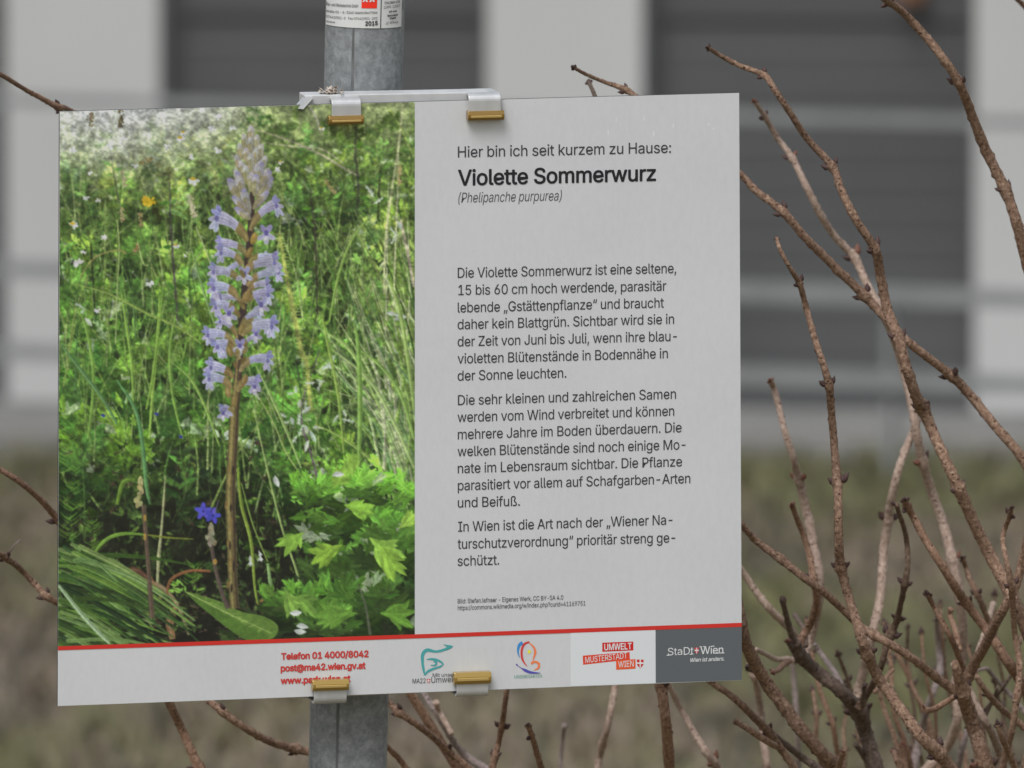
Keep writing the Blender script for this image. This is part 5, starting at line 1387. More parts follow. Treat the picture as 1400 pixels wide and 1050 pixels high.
def cyl_patch(x0, x1, z0, z1, off, n=24):
    v, f = [], []
    a0, a1 = math.asin(max(-.985, x0 / RAD)), math.asin(min(.985, x1 / RAD))
    for i in range(n + 1):
        a = a0 + (a1 - a0) * i / n
        for z in (z0, z1): v.append(((RAD + off) * math.sin(a), -(RAD + off) * math.cos(a), z))
        if i: f.append((2 * i - 2, 2 * i, 2 * i + 1, 2 * i - 1))
    return v, f


st = MB().add(*cyl_patch(xl_, xr_, zl_, zt_, 0.0006, 48)).build('sticker', m_stick, post, True)


def post_text(mb, t, x0, y0, x1, y1, cap, bold=0.0, off=0.0009):
    a = np.array(on_post(x0, y0)); b = np.array(on_post(x1, y1))
    out, lo, hi = layout(t, bold)
    d = b - a; sy = cap * PXM / .509
    for xy, tri, k in out:
        qx = a[0] + (xy[:, 0] - lo) / (hi - lo) * d[0]
        qz = a[1] + (xy[:, 0] - lo) / (hi - lo) * d[1] + xy[:, 1] * sy
        mb.add([on_cyl(x, z, off + .00003 * k) for x, z in zip(qx, qz)], [tuple(u) for u in tri])


mb = MB()
post_text(mb, 'Bau-und Werbetechnik GmbH', 447, 9.6, 490, 9.2, 4.6)
post_text(mb, 'straße 55 - A-3340 Waidhofen/Ybbs', 447, 18.6, 515.5, 17.6, 3.5, 0.0)
post_text(mb, '07442/501-0   Fax 07442/501-200', 447, 26.2, 515.5, 25.6, 3.5, 0.0)
post_text(mb, 'www', 447, 32.6, 459, 32.4, 3.0)
post_text(mb, '2015', 499.5, 33.6, 516, 33.2, 5.6, 0.03)
post_text(mb, 'ÖNORM EN', 525, 5.4, 545, 5.2, 3.5, 0.0)
post_text(mb, '12899-1:2007', 524, 11.2, 545.5, 11.0, 3.5, 0.0)
post_text(mb, '60 mm', 531, 17.0, 541, 16.8, 2.6, 0.01)
post_text(mb, 'Rohrsteher', 529, 22.4, 542.5, 22.2, 2.6, 0.01)
post_text(mb, 'Stahl', 532, 26.4, 540, 26.2, 2.6, 0.01)
post_text(mb, 'LE 0094/x', 527, 33.0, 543, 32.8, 3.5, 0.0)
xa, za = on_post(519.3, 37); xb, zb_ = on_post(520.3, -60)
mb.add(*cyl_patch(xa, xa + .0006, zl_, zt_, 0.0009, 2))
mb.build('sticker_lettering', ink_k, st)
x0, z0 = on_post(494.5, 9.8); x1, z1 = on_post(515.5, -12)
lg = MB().add(*cyl_patch(x0, x1, z0, z1, 0.0009, 6)).build('sticker_emblem', ink_rd, st, True)
mb = MB()
for cx in (499.5, 508.5):
    for a, b in (((cx - 2.6, 1.4), (cx, -3.4)), ((cx, -3.4), (cx + 2.6, 1.4))):
        p, q = on_post(*a), on_post(*b)
        w = 0.0007
        mb.add([on_cyl(p[0] - w, p[1], .0012), on_cyl(p[0] + w, p[1], .0012), on_cyl(q[0] + w, q[1], .0012), on_cyl(q[0] - w, q[1], .0012)], [(0, 1, 2, 3)])
mb.build('emblem_zigzag', m_stick, lg)

# ------------------------------------------------------------------ brackets
m_alu = noise_mat('aluminium', [(0.3, (0.50, 0.505, 0.51)), (0.7, (0.62, 0.625, 0.63))], 60, 4, 0.42, 0.5, 0.45, bump=0.08, bscale=300, stretch=(1, 1, 0.2), dist=0.002)
m_bar = noise_mat('aluminium_bar', [(0.3, (0.52, 0.525, 0.53)), (0.7, (0.62, 0.625, 0.63))], 60, 4, 0.5, 0.4, 0.2)
m_amber = new_mat('amber_plastic', lin((146, 116, 58)), 0.2, 0.6, 0.35)
m_lip = new_mat('amber_highlight', lin((204, 174, 108)), 0.2, 0.6, 0.4)  # paler than the caps: the ridge's highlight put into its colour
m_gold = new_mat('golden_plastic', lin((178, 148, 80)), 0.18, 0.6, 0.45)
for m in (m_amber, m_gold):
    b = m.node_tree.nodes['Principled BSDF']
    b.inputs['Subsurface Weight'].default_value = 0.15
    b.inputs['Subsurface Radius'].default_value = (0.003, 0.0025, 0.0008)
    b.inputs['Subsurface Scale'].default_value = 1.0


def hook_profile(zt, zb, th, depth, s):
    """(y, z) outline of a strip lying on the bar, rounding over the board's edge and running down its front; s = -1 turns it over"""
    yo = -0.0062; r = 0.0055
    out = [(depth, 0)]
    for k in range(7):
        a = math.radians(90 * k / 6)
        out.append((yo + r - r * math.sin(a), -(r - r * math.cos(a))))
    out.append((yo, -(zt - zb)))
    inn = [(yo + th, -(zt - zb))]
    ri = r - th
    for k in range(7):
        a = math.radians(90 - 90 * k / 6)
        inn.append((yo + r - ri * math.sin(a), -(r - ri * math.cos(a))))
    inn.append((depth, -th))
    return [(y, zt + z * s) for y, z in out + inn]


def bracket(label, hooks, bar_px, cap_mat, s, twist):
    """hooks: (x0, x1, y_outer, y_end, cap x0, x1, cap y0, y1)"""
    ulo = S(hooks[0][0], hooks[0][2])[0]; uhi = S(hooks[1][1], hooks[1][2])[0]
    root = empty('sign_bracket', SM @ Matrix.Translation(((ulo + uhi) / 2, 0.02, S(550, bar_px[2])[1])))
    tag(root, label, 'bracket', None)
    inv = root.matrix_world.inverted() @ SM
    def put(o):
        o.data.transform(inv); return o
    # bar behind the board, following the board's tilted edge
    (xa, xb, ya0, ya1) = bar_px
    xa_, xb_ = xa, xb
    b0 = S(xa_, ya0); b1 = S(xb_, ya1)
    th = 0.022
    v = []
    for (u, z) in (b0, b1):
        v += [(u, 0.0045 if s > 0 else 0.0225, z), (u, 0.0265, z), (u, 0.0265, z - s * th), (u, 0.0045 if s > 0 else 0.0050, z - s * (th if s > 0 else 0.009))]  # bottom bar's front is undercut to face the ground and turn dark
    f = [(0, 1, 2, 3), (7, 6, 5, 4), (0, 4, 5, 1), (1, 5, 6, 2), (2, 6, 7, 3), (3, 7, 4, 0)]
    put(add_bevel(mesh('bar', v, f, m_bar, root), 0.0008))
    # the bar's bent ends
    e = MB()
    if twist:
        u0, z0 = S(*twist)
        for du, dy in ((0.0, -0.002), (0.0075, 0.004)):
            e.add([(u0 + du, dy, z0 - .004), (u0 + du + .004, dy, z0 - .0045), (u0 + du + .012, dy + .002, z0 + .0035), (u0 + du + .008, dy + .002, z0 + .0045),
                   (u0 + du, dy + .012, z0 - .003), (u0 + du + .004, dy + .012, z0 - .0035), (u0 + du + .012, dy + .014, z0 + .004), (u0 + du + .008, dy + .014, z0 + .005)],
                  [(0, 1, 2, 3), (7, 6, 5, 4), (0, 4, 5, 1), (1, 5, 6, 2), (2, 6, 7, 3), (3, 7, 4, 0)])
        put(e.build('bar_end', m_alu, root))
    for (hx0, hx1, yo, ye, c0, c1, cy0, cy1) in hooks:
        cx = (hx0 + hx1) / 2
        ua = S(hx0, yo)[0]; ub = S(hx1, yo)[0]
        zt = S(cx, yo)[1]; zb = S(cx, ye)[1]
        pr = hook_profile(zt, zb if s > 0 else 2 * zt - zb, 0.0022, 0.028, s)
        if s < 0: pr = pr[::-1]
        put(add_bevel(MB().extrude(pr, ua, ub).build('hook', m_alu, root), 0.0005))
        z0 = S(cx, cy0)[1]; z1 = S(cx, cy1)[1]
        zz0, zz1 = min(z0, z1) + 0.0006, max(z0, z1) - 0.0006
        u0 = S(c0, cy0)[0]; u1 = S(c1, cy0)[0]
        zm = (zz1 - zz0)
        prof = [(-0.0010, zz0), (-0.0075, zz0), (-0.0092, zz0 + .28 * zm), (-0.0092, zz0 + .62 * zm), (-0.0080, zz1), (-0.0010, zz1)]
        put(add_bevel(MB().extrude(prof, u0, u1).build('end_cap', cap_mat, root), 0.0006, 2))
        # raised lip of the cap
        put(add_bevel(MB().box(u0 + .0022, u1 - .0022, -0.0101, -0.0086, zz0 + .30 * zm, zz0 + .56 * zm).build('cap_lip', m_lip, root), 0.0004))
    return root


bracket('silver bracket hooked over the top edge of the board with amber caps',
        [(451.7, 491.7, 133.5, 160, 446.8, 494.8, 155.4, 169.8), (638.8, 682.8, 126.8, 155, 636.7, 686.6, 149.0, 164.2)],
        (418, 672, 131.2, 126.4), m_amber, 1, (407, 141))
bracket('silver bracket gripping the bottom edge of the board with golden caps',
        [(427.5, 472, 961.5, 936, 424.6, 474.6, 926.4, 943.2), (622.5, 665.7, 951.8, 925, 618.2, 668.8, 916.0, 934.2)],
        (405, 640, 961.8, 951.5), m_gold, -1, None)

# pale dry plant fluff caught on the top bracket
m_fluff = noise_mat('dry_fluff', [(0.3, (0.34, 0.28, 0.22)), (0.7, (0.58, 0.52, 0.46))], 400, 3, 0.9, 0.1)
fu, fz = S(458, 131)
fl = MB()
rf = random.Random(3)
for i in range(70):
    c = (fu + rf.gauss(0, .0038), .012 + rf.gauss(0, .003), fz + abs(rf.gauss(0, .0016)) + .0005)
    a, e, l = rf.uniform(0, 6.28), rf.uniform(-.3, .7), rf.uniform(.002, .006)
    d = Vector((math.cos(a) * math.cos(e), math.sin(a) * math.cos(e), math.sin(e))) * l
    w = Vector((-d.y, d.x, .0)).normalized() * rf.uniform(.0006, .0017)
    o = Vector(c)
    n_ = Vector((0, 0, .0004))
    fl.add([o - w, o + w, o + d * .6 + w * .8, o + d, o + d * .6 - w * .8 + n_], [(0, 1, 2, 3, 4)])
fo_ = fl.build('plant_fluff', m_fluff)
fo_.matrix_world = SM
tag(fo_, 'small tuft of pale dry plant fluff lying on the upper bracket', 'plant fluff')

# ------------------------------------------------------------------ the leafless shrubs behind the board
def bark(name, c_lo, c_mid, c_hi):
    m = new_mat(name, c_mid, 0.78, 0.25)
    b = m.node_tree.nodes['Principled BSDF']
    tc = N(m, 'ShaderNodeTexCoord')
    n = N(m, 'ShaderNodeTexNoise', Scale=330, Detail=6, Roughness=0.72)
    L(m, tc.outputs['Object'], n.inputs['Vector'])
    r = ramp(m, n.outputs['Fac'], [(0.28, c_lo), (0.5, c_mid), (0.72, c_hi)])
    nl = N(m, 'ShaderNodeTexNoise', Scale=14, Detail=3)
    L(m, tc.outputs['Object'], nl.inputs['Vector'])
    rl = ramp(m, nl.outputs['Fac'], [(0.35, (0.90, 0.89, 0.89)), (0.65, (1.2, 1.2, 1.19))])
    mx = N(m, 'ShaderNodeMixRGB', blend_type='MULTIPLY'); mx.inputs[0].default_value = 1
    L(m, r.outputs[0], mx.inputs[1]); L(m, rl.outputs[0], mx.inputs[2])
    vo = N(m, 'ShaderNodeTexVoronoi', Scale=230)
    L(m, tc.outputs['Object'], vo.inputs['Vector'])
    rv = ramp(m, vo.outputs['Distance'], [(0.10, (1, 1, 1)), (0.26, (0, 0, 0))])
    mx2 = N(m, 'ShaderNodeMixRGB'); 
    mul = N(m, 'ShaderNodeMath', operation='MULTIPLY'); mul.inputs[1].default_value = 0.5
    L(m, rv.outputs[0], mul.inputs[0]); L(m, mul.outputs[0], mx2.inputs[0])
    L(m, mx.outputs[0], mx2.inputs[1]); mx2.inputs[2].default_value = (c_lo[0] * .9, c_lo[1] * .62, c_lo[2] * .5, 1)
    L(m, mx2.outputs[0], b.inputs['Base Color'])
    bp = N(m, 'ShaderNodeBump', Strength=0.9, Distance=0.0016)
    ad = N(m, 'ShaderNodeMath', operation='ADD')
    L(m, n.outputs['Fac'], ad.inputs[0]); L(m, rv.outputs[0], ad.inputs[1])
    L(m, ad.outputs[0], bp.inputs['Height']); L(m, bp.outputs[0], b.inputs['Normal'])
    return m


M_BROWN = bark('bark_brown', lin((80, 61, 52)), lin((134, 107, 89)), lin((186, 160, 140)))
M_BROWN2 = bark('bark_umber', lin((66, 52, 45)), lin((108, 88, 74)), lin((146, 126, 110)))
M_PALE = bark('bark_pale', lin((118, 96, 84)), lin((166, 144, 130)), lin((198, 180, 168)))
M_RED = bark('bark_reddish', lin((92, 69, 57)), lin((142, 112, 93)), lin((178, 149, 128)))
M_DARK = bark('bark_dark', lin((64, 54, 49)), lin((102, 87, 78)), lin((136, 119, 107)))
M_GREY = bark('bark_grey', lin((96, 82, 78)), lin((138, 124, 120)), lin((164, 152, 148)))
m_bud = noise_mat('bud_scale', [(0.3, lin((50, 38, 37))), (0.7, lin((98, 74, 70)))], 300, 3, 0.6, 0.3)
m_budr = noise_mat('bud_reddish', [(0.3, lin((84, 56, 46))), (0.7, lin((134, 92, 76)))], 300, 3, 0.6, 0.3)


def bud_mesh(name, mat, seed):
    r = random.Random(seed)
    rings = [(0, .20), (.08, .29), (.22, .35), (.40, .34), (.60, .25), (.80, .13), (.94, .05), (1.0, .01)]
    n = 9; v, f = [], []
    for j, (z, w) in enumerate(rings):
        for k in range(n):
            a = 2 * math.pi * k / n
            q = w * (1 + .16 * math.cos(2 * a + j * .9) + r.uniform(-.07, .07))
            v.append((q * math.cos(a) + .10 * z * z, q * math.sin(a), z))
    for j in range(len(rings) - 1):
        for k in range(n):
            f.append((j * n + k, j * n + (k + 1) % n, (j + 1) * n + (k + 1) % n, (j + 1) * n + k))
    # two scale tips that stand off the bud
    for s in (-1, 1):
        i = len(v)
        v += [(s * .30, -.12, .18), (s * .30, .12, .18), (s * .34, 0, .60), (s * .22, 0, .28)]
        f += [(i, i + 1, i + 2), (i, i + 2, i + 3), (i + 1, i + 3, i + 2)]
    m = bpy.data.meshes.new(name)
    m.from_pydata(v, [], f)
    m.polygons.foreach_set('use_smooth', [True] * len(f))
    m.materials.append(mat)
    return m


BUDS = [bud_mesh('bud', m_bud, 1), bud_mesh('bud', m_bud, 2)]
BUDR = [bud_mesh('bud', m_budr, 3), bud_mesh('bud', m_budr, 4)]
RB = random.Random(77)


def catmull(p, n):
    out = []
    for i in range(len(p) - 1):
        p0 = p[max(i - 1, 0)]; p1 = p[i]; p2 = p[i + 1]; p3 = p[min(i + 2, len(p) - 1)]
        for k in range(n):
            t = k / n
            out.append(0.5 * ((2 * p1) + (-p0 + p2) * t + (2 * p0 - 5 * p1 + 4 * p2 - p3) * t * t + (-p0 + 3 * p1 - 3 * p2 + p3) * t ** 3))
    out.append(p[-1].copy())
    return out


def place_bud(parent, pos, d, size, red):
    m = RB.choice(BUDR if red else BUDS)
    o = bpy.data.objects.new('bud', m)
    COL.objects.link(o)
    q = d.to_track_quat('Z', 'Y').to_matrix()
    q = q @ Matrix.Rotation(RB.uniform(0, 6.28), 3, 'Z')
    o.parent = parent
    w = size * RB.uniform(.78, .95)
    o.matrix_local = Matrix.Translation(pos) @ q.to_4x4() @ Matrix.Diagonal((w, w, size, 1))


class Shrub:
    def __init__(self, base_px, d, label):
        b = P(base_px, 1050, d)
        self.base = Vector((b.x, b.y, gz(b.y)))
        self.root = empty('shrub', loc=self.base)
        tag(self.root, label, 'shrub')

    def branch(self, pts, d0, d1, mat=M_BROWN, root=False, red=False, cut=False, wob=0.012):
        """pts: (x, y, width[, 'n' node / 't' tip bud / 'b' bare node]) in photograph pixels, tip first; d0..d1 = distance at tip and foot"""
        if mat in (M_PALE, M_GREY): d0 += 0.22; d1 += 0.22
        n = len(pts)
        P3, W, F = [], [], []
        ph = RB.uniform(0, 6.28)
        for i, p in enumerate(pts):
            d = 0.11 + d0 + (d1 - d0) * i / (n - 1) + wob * math.sin(i * 1.3 + ph)
            P3.append(P(p[0], p[1], d)); W.append(p[2] * 1.0 * d / FPX); F.append(p[3] if len(p) > 3 else '')
        if root:
            last = P3[-1]; tg = (P3[-1] - P3[-2]).normalized()
            foot = self.base + Vector((RB.uniform(-.07, .07), RB.uniform(-.06, .06), -0.02))
            m1 = last + tg * 0.14
            m2 = m1 * .45 + foot * .55 + Vector((0, 0, .06))
            m1.z = min(m1.z, last.z - .05)
            P3 += [m1, m2, foot]; W += [W[-1] * 1.08, W[-1] * 1.3, W[-1] * 1.5]; F += ['', '', '']
        P3 = [p - self.base for p in P3]
        sub = 11
        C = catmull(P3, sub)
        nC = len(C)
        wi = np.interp(np.arange(nC) / sub, np.arange(len(W)), W)
        nodes = [i * sub for i, f_ in enumerate(F) if 'n' in f_ or 'b' in f_]
        R = []
        for i in range(nC):
            r = wi[i] / 2 * (1 + RB.uniform(-.045, .045))
            for k in nodes:
                dd = (C[i] - C[k]).length / max(wi[k], 1e-5)
                r *= 1 + 0.30 * math.exp(-(dd / .55) ** 2)
            R.append(r)
        if not cut and 't' not in F[0]: pass
        NS = 10
        v, f = [], []
        T = [(C[min(i + 1, nC - 1)] - C[max(i - 1, 0)]).normalized() for i in range(nC)]
        u = T[0].orthogonal().normalized()
        for i in range(nC):
            u = (u - T[i] * u.dot(T[i])).normalized()
            w = T[i].cross(u)
            for k in range(NS):
                a = 2 * math.pi * k / NS
                rr = R[i] * (1 + RB.uniform(-.05, .05))
                if RB.random() < .06: rr *= 1.22
                v.append(C[i] + (u * math.cos(a) + w * math.sin(a)) * rr)
        for i in range(nC - 1):
            for k in range(NS):
                f.append((i * NS + k, i * NS + (k + 1) % NS, (i + 1) * NS + (k + 1) % NS, (i + 1) * NS + k))
        f.append(tuple(range(NS - 1, -1, -1))); f.append(tuple((nC - 1) * NS + k for k in range(NS)))
        o = mesh('branch', v, f, mat, self.root, True)
        for i, fl_ in enumerate(F):
            k = i * sub
            tipward = (C[max(k - 2, 0)] - C[min(k + 2, nC - 1)]).normalized()
            cr = FWD
            side = tipward.cross(cr).normalized()
            rot = Matrix.Rotation(RB.uniform(-.7, .7), 3, tipward)
            side = rot @ side
            sz = max(0.0058, min(0.0085, wi[k] * 1.25)) * RB.uniform(.7, 1.15)
            if 'n' in fl_:
                for s in (-1, 1):
                    if '1' in fl_ and s < 0: continue
                    if '2' in fl_ and s > 0: continue
                    d = (tipward * RB.uniform(.9, 1.6) + side * s).normalized()
                    place_bud(o, C[k] + side * s * R[k] * .75 + tipward * .0006, d, sz * RB.uniform(.8, 1.1), red and RB.random() < .5)
            if 't' in fl_:
                place_bud(o, C[0] - tipward * .001, tipward, sz * 1.1, red)
                for s in (-1, 1):
                    d = (tipward + side * s * .75).normalized()
                    place_bud(o, C[0] + side * s * R[0] * .6 - tipward * .0025, d, sz * .72, red)
        return o


SA = Shrub(1290, 9.55, 'bare brown shrub right of the board with many long twigs and dark buds')
SB = Shrub(800, 9.75, 'bare shrub behind the board, its twigs showing below it and at its left edge')
n, t = 'n', 't'
A = SA.branch
# long arching stem cutting the top right corner
A([(1207, -4, 8, t), (1216, 3, 10, n), (1236, 18, 10.5), (1262, 46, 11.5), (1288, 78, 12), (1311, 113, 12.5, n), (1328, 155, 13.5), (1350, 210, 14.5), (1374, 259, 15, n), (1390, 305, 15.5), (1404, 360, 16), (1428, 450, 17), (1450, 600, 18), (1455, 800, 19), (1430, 1050, 20)], 9.12, 9.35, M_BROWN, root=True)
A([(1372, -30, 6, t), (1386, -6, 6.5), (1400, 8, 7), (1418, 34, 8), (1440, 90, 9, n), (1462, 200, 10), (1480, 420, 12), (1482, 700, 14), (1465, 1050, 17)], 9.5, 9.6, M_BROWN, root=True)
# the tall stem from the dense corner up to (966, 62)
A([(968, 65, 5.5, t), (985, 76, 6.5), (1012, 90, 7), (1045, 103, 8, n), (1060, 124, 9), (1082, 157, 9), (1104, 190, 9.5), (1138, 228, 10.5, n), (1151, 262, 11), (1170, 300, 11.5), (1196, 341, 12.5, n), (1204, 380, 13.5), (1214, 425, 14), (1228, 462, 15, n), (1240, 505, 15), (1254, 545, 15.5), (1261, 557, 17, n), (1276, 592, 15), (1293, 630, 15), (1311, 668, 16, n), (1330, 712, 16), (1352, 756, 17), (1374, 798, 17.5), (1390, 830, 18), (1410, 880, 19), (1420, 960, 20), (1405, 1060, 22)], 9.08, 9.22, M_BROWN, root=True)
# reddish stem beside it, running on down as a pale stem
A([(1031, 138, 5.5, t), (1046, 160, 7.5, n), (1064, 190, 8), (1083, 216, 9, n), (1100, 250, 9.5), (1120, 290, 10), (1141, 323, 10), (1168, 352, 11, n), (1185, 388, 11), (1205, 425, 11.5), (1218, 452, 12), (1228, 480, 12), (1236, 510, 12), (1246, 548, 12.5), (1253, 590, 12), (1261, 631, 13, n), (1274, 672, 13), (1290, 718, 14), (1302, 766, 14, 'n2'), (1311, 810, 14), (1316, 855, 14), (1314, 900, 14), (1306, 940, 14), (1309, 960, 14), (1309, 985, 14), (1300, 1012, 14), (1285, 1033, 14), (1262, 1058, 14), (1250, 1090, 14)], 9.32, 9.5, M_PALE, root=True, red=True)
A([(1256, 572, 10), (1240, 610, 10.5), (1229, 640, 11), (1220, 676, 11.5), (1214, 710, 12.5, n), (1208, 757, 12.5), (1204, 812, 12.5), (1196, 855, 12.5), (1187, 888, 13), (1180, 920, 13), (1173, 950, 13), (1176, 985, 14)], 9.40, 9.42, M_PALE, red=True)
# long diagonal passing behind the board to the twig above its top edge
A([(784, 92, 5, t), (800, 101, 5), (826, 112, 5.5), (856, 123, 8, n), (880, 140, 8), (910, 158, 8.5), (960, 196, 9), (1012, 238, 9.5), (1035, 262, 10), (1071, 290, 11, n), (1102, 326, 11.5), (1140, 364, 12), (1182, 404, 13, n), (1208, 432, 12.5), (1238, 464, 12), (1265, 486, 12), (1301, 514, 13, n), (1328, 542, 13), (1362, 584, 13.5), (1402, 634, 14), (1440, 720, 16), (1460, 860, 18), (1440, 1060, 20)], 9.18, 9.38, M_BROWN, root=True)
# clear straight stem nearest the camera
A([(1062, 325, 5, t), (1065, 338, 5.5), (1078, 363, 6), (1093, 388, 8, n), (1102, 420, 8.5), (1113, 460, 9), (1126, 500, 9.5), (1133, 526, 11, n), (1137, 565, 10.5), (1141, 615, 10.5), (1145, 661, 12.5, n), (1146, 700, 11.5), (1147, 742, 12), (1150, 776, 13.5, n), (1159, 812, 13), (1171, 850, 13.5), (1179, 876, 14), (1186, 893, 15.5, n), (1198, 922, 15), (1216, 948, 15.5), (1240, 982, 16), (1262, 1010, 16.5), (1281, 1028, 18, n), (1300, 1052, 18), (1320, 1090, 19)], 9.05, 9.12, M_BROWN, root=True)
# pale pair ending in the hub
A([(1053, 520, 6, t), (1057, 528, 9), (1064, 553, 9), (1073, 590, 9.5), (1084, 625, 10), (1092, 655, 11.5, n), (1103, 700, 12.5), (1113, 748, 13), (1120, 786, 13), (1119, 818, 13.5), (1114, 846, 14), (1106, 876, 15), (1098, 896, 16)], 9.34, 9.40, M_PALE, red=True)
A([(1083, 690, 8, 't'), (1086, 700, 7.5), (1096, 725, 8), (1106, 757, 9), (1112, 791, 10, '1n'), (1116, 812, 10), (1115, 834, 11, 'b'), (1106, 856, 10.5), (1095, 876, 11), (1090, 896, 11)], 9.30, 9.38, M_RED, red=True)
# diagonals out of the board's right edge
A([(960, 630, 6, t), (985, 676, 7), (1014, 717, 8.5), (1036, 741, 9.5), (1067, 764, 11.5, 'b'), (1098, 789, 10.5), (1125, 809, 10.5), (1150, 831, 10.5), (1176, 856, 11), (1196, 869, 12, 'b'), (1216, 880, 11), (1250, 902, 11.5), (1280, 926, 12), (1306, 945, 14), (1318, 955, 14)], 9.20, 9.30, M_BROWN)
A([(950, 690, 7, t), (985, 742, 8.5), (1014, 780, 9.5), (1032, 806, 10), (1052, 832, 10.5), (1072, 852, 10.5), (1086, 868, 11), (1096, 890, 13)], 9.28, 9.38, M_PALE)
A([(1070, 819, 10), (1071, 826, 7.5), (1076, 846, 8), (1083, 872, 9), (1092, 896, 11)], 9.26, 9.37, M_DARK, cut=True)
A([(1087, 841, 8), (1091, 848, 6.5), (1100, 862, 7), (1102, 884, 7)], 9.5, 9.42, M_DARK, cut=True)
A([(1077, 876, 7, 't'), (1082, 886, 7), (1090, 898, 8)], 9.33, 9.38, M_DARK, red=True)
# dark old hub and its fork
A([(1088, 878, 13), (1094, 896, 19), (1108, 910, 18), (1124, 924, 18), (1145, 941, 18), (1160, 956, 19), (1175, 972, 23, n), (1182, 998, 20), (1190, 1026, 21), (1199, 1056, 22), (1210, 1100, 23)], 9.36, 9.48, M_DARK, root=True)
A([(1226, 690, 6, '1n'), (1229, 702, 6.5), (1236, 722, 7), (1240, 744, 7.5), (1241, 772, 7.5), (1237, 799, 9, n), (1232, 822, 8), (1227, 846, 8.5, n), (1217, 869, 12, n), (1210, 890, 9), (1205, 910, 9), (1194, 934, 10), (1184, 950, 11), (1174, 968, 13)], 9.24, 9.40, M_BROWN2)
A([(1182, 938, 6, 't'), (1181, 948, 6), (1179, 960, 8)], 9.3, 9.40, M_DARK)
A([(1034, 888, 6), (1046, 894, 6.5), (1060, 901, 7), (1076, 902, 8.5, '1n'), (1094, 904, 10)], 9.30, 9.38, M_PALE)
A([(1056, 919, 7, t), (1064, 916, 7.5), (1072, 908, 8), (1080, 904, 7)], 9.27, 9.34, M_RED, red=True)
A([(1114, 880, 6), (1120, 890, 6.5), (1130, 904, 7), (1142, 921, 8.5), (1150, 936, 8)], 9.45, 9.40, M_GREY)
A([(1170, 1018, 8), (1177, 1028, 7.5), (1188, 1046, 8), (1196, 1064, 9)], 9.44, 9.5, M_DARK, cut=True)
# thick stem rising behind the lower right corner
A([(985, 720, 12, t), (1000, 782, 14), (1013, 848, 16), (1019, 878, 17), (1032, 906, 18), (1051, 938, 18), (1075, 970, 18.5), (1100, 1003, 19), (1124, 1030, 19), (1142, 1048, 21, 'n'), (1170, 1084, 21), (1200, 1130, 22)], 9.12, 9.26, M_BROWN, root=True, red=True)
A([(1153, 1028, 7, t), (1150, 1038, 7.5), (1146, 1050, 9)], 9.14, 9.2, M_RED, red=True)
A([(1022, 912, 8, t), (1026, 915, 8), (1036, 918, 8)], 9.20, 9.24, M_DARK)
# steep crossing stem on the far right
A([(1237, 683, 8, 't'), (1240, 692, 11, '1n'), (1247, 704, 10), (1264, 736, 11), (1285, 769, 11.5), (1306, 803, 12), (1321, 824, 12.5, n), (1344, 855, 12.5), (1363, 882, 13.5), (1380, 908, 15), (1389, 922, 14), (1404, 950, 13), (1420, 1000, 14)], 9.16, 9.28, M_RED)
A([(1412, 700, 10), (1401, 752, 12), (1390, 796, 12.5), (1378, 822, 13), (1361, 853, 13.5), (1346, 884, 14), (1332, 908, 15), (1322, 930, 15), (1318, 948, 14)], 9.13, 9.28, M_BROWN)
A([(1383, 694, 6, t), (1381, 704, 7, n), (1375, 720, 7), (1371, 738, 7), (1377, 772, 7.5), (1383, 801, 10, n), (1385, 834, 8.5), (1388, 870, 8.5), (1394, 908, 9), (1391, 948, 9.5, 'b'), (1384, 996, 9.5), (1375, 1032, 9.5), (1366, 1070, 10)], 9.09, 9.2, M_BROWN, root=True)
A([(1268, 812, 8, t), (1276, 828, 7), (1288, 850, 8), (1298, 868, 8.5), (1308, 890, 9), (1316, 912, 9), (1322, 930, 10)], 9.22, 9.28, M_RED)
A([(1316, 763, 7, t), (1320, 775, 7), (1326, 792, 7.5), (1336, 812, 8, n), (1347, 838, 8), (1360, 870, 8), (1376, 900, 8), (1396, 940, 8)], 9.45, 9.5, M_BROWN)
A([(1358, 826, 8, 'b'), (1353, 842, 8), (1346, 866, 8), (1340, 884, 8.5), (1330, 912, 9)], 9.38, 9.32, M_PALE, cut=True)
A([(1281, 846, 7, t), (1281, 862, 8), (1284, 890, 9), (1285, 918, 9, '1n'), (1276, 946, 9.5), (1268, 968, 10, 'b'), (1262, 990, 10), (1255, 1020, 10.5), (1248, 1056, 11)], 9.75, 9.8, M_GREY, root=True)
A([(1300, 832, 9), (1299, 842, 7), (1306, 862, 8), (1312, 890, 8)], 9.5, 9.5, M_RED, cut=True)
# thick pale main stem and its companion
A([(1305, 902, 6), (1308, 915, 13), (1316, 946, 19, 'n'), (1324, 972, 21), (1333, 998, 21), (1340, 1022, 21), (1346, 1045, 23, 'n'), (1350, 1075, 22), (1352, 1120, 24)], 9.24, 9.32, M_BROWN, root=True, red=True)
A([(1303, 908, 7), (1312, 922, 9.5), (1324, 941, 9.5), (1334, 962, 10), (1346, 984, 10.5), (1356, 1003, 11), (1366, 1028, 12), (1372, 1054, 12)], 9.18, 9.24, M_PALE, root=True)
A([(1364, 990, 8, t), (1370, 1008, 8.5), (1377, 1024, 9), (1386, 1046, 9.5), (1396, 1076, 10)], 9.10, 9.16, M_BROWN, root=True)
A([(1330, 915, 7), (1338, 930, 8), (1352, 950, 8.5, '1n'), (1366, 966, 9), (1380, 978, 9), (1402, 996, 9), (1430, 1030, 10)], 9.34, 9.42, M_BROWN)
A([(1337, 917, 4), (1348, 914, 6), (1354, 920, 6), (1368, 936, 6), (1384, 953, 6), (1410, 985, 6.5)], 9.42, 9.46, M_GREY)
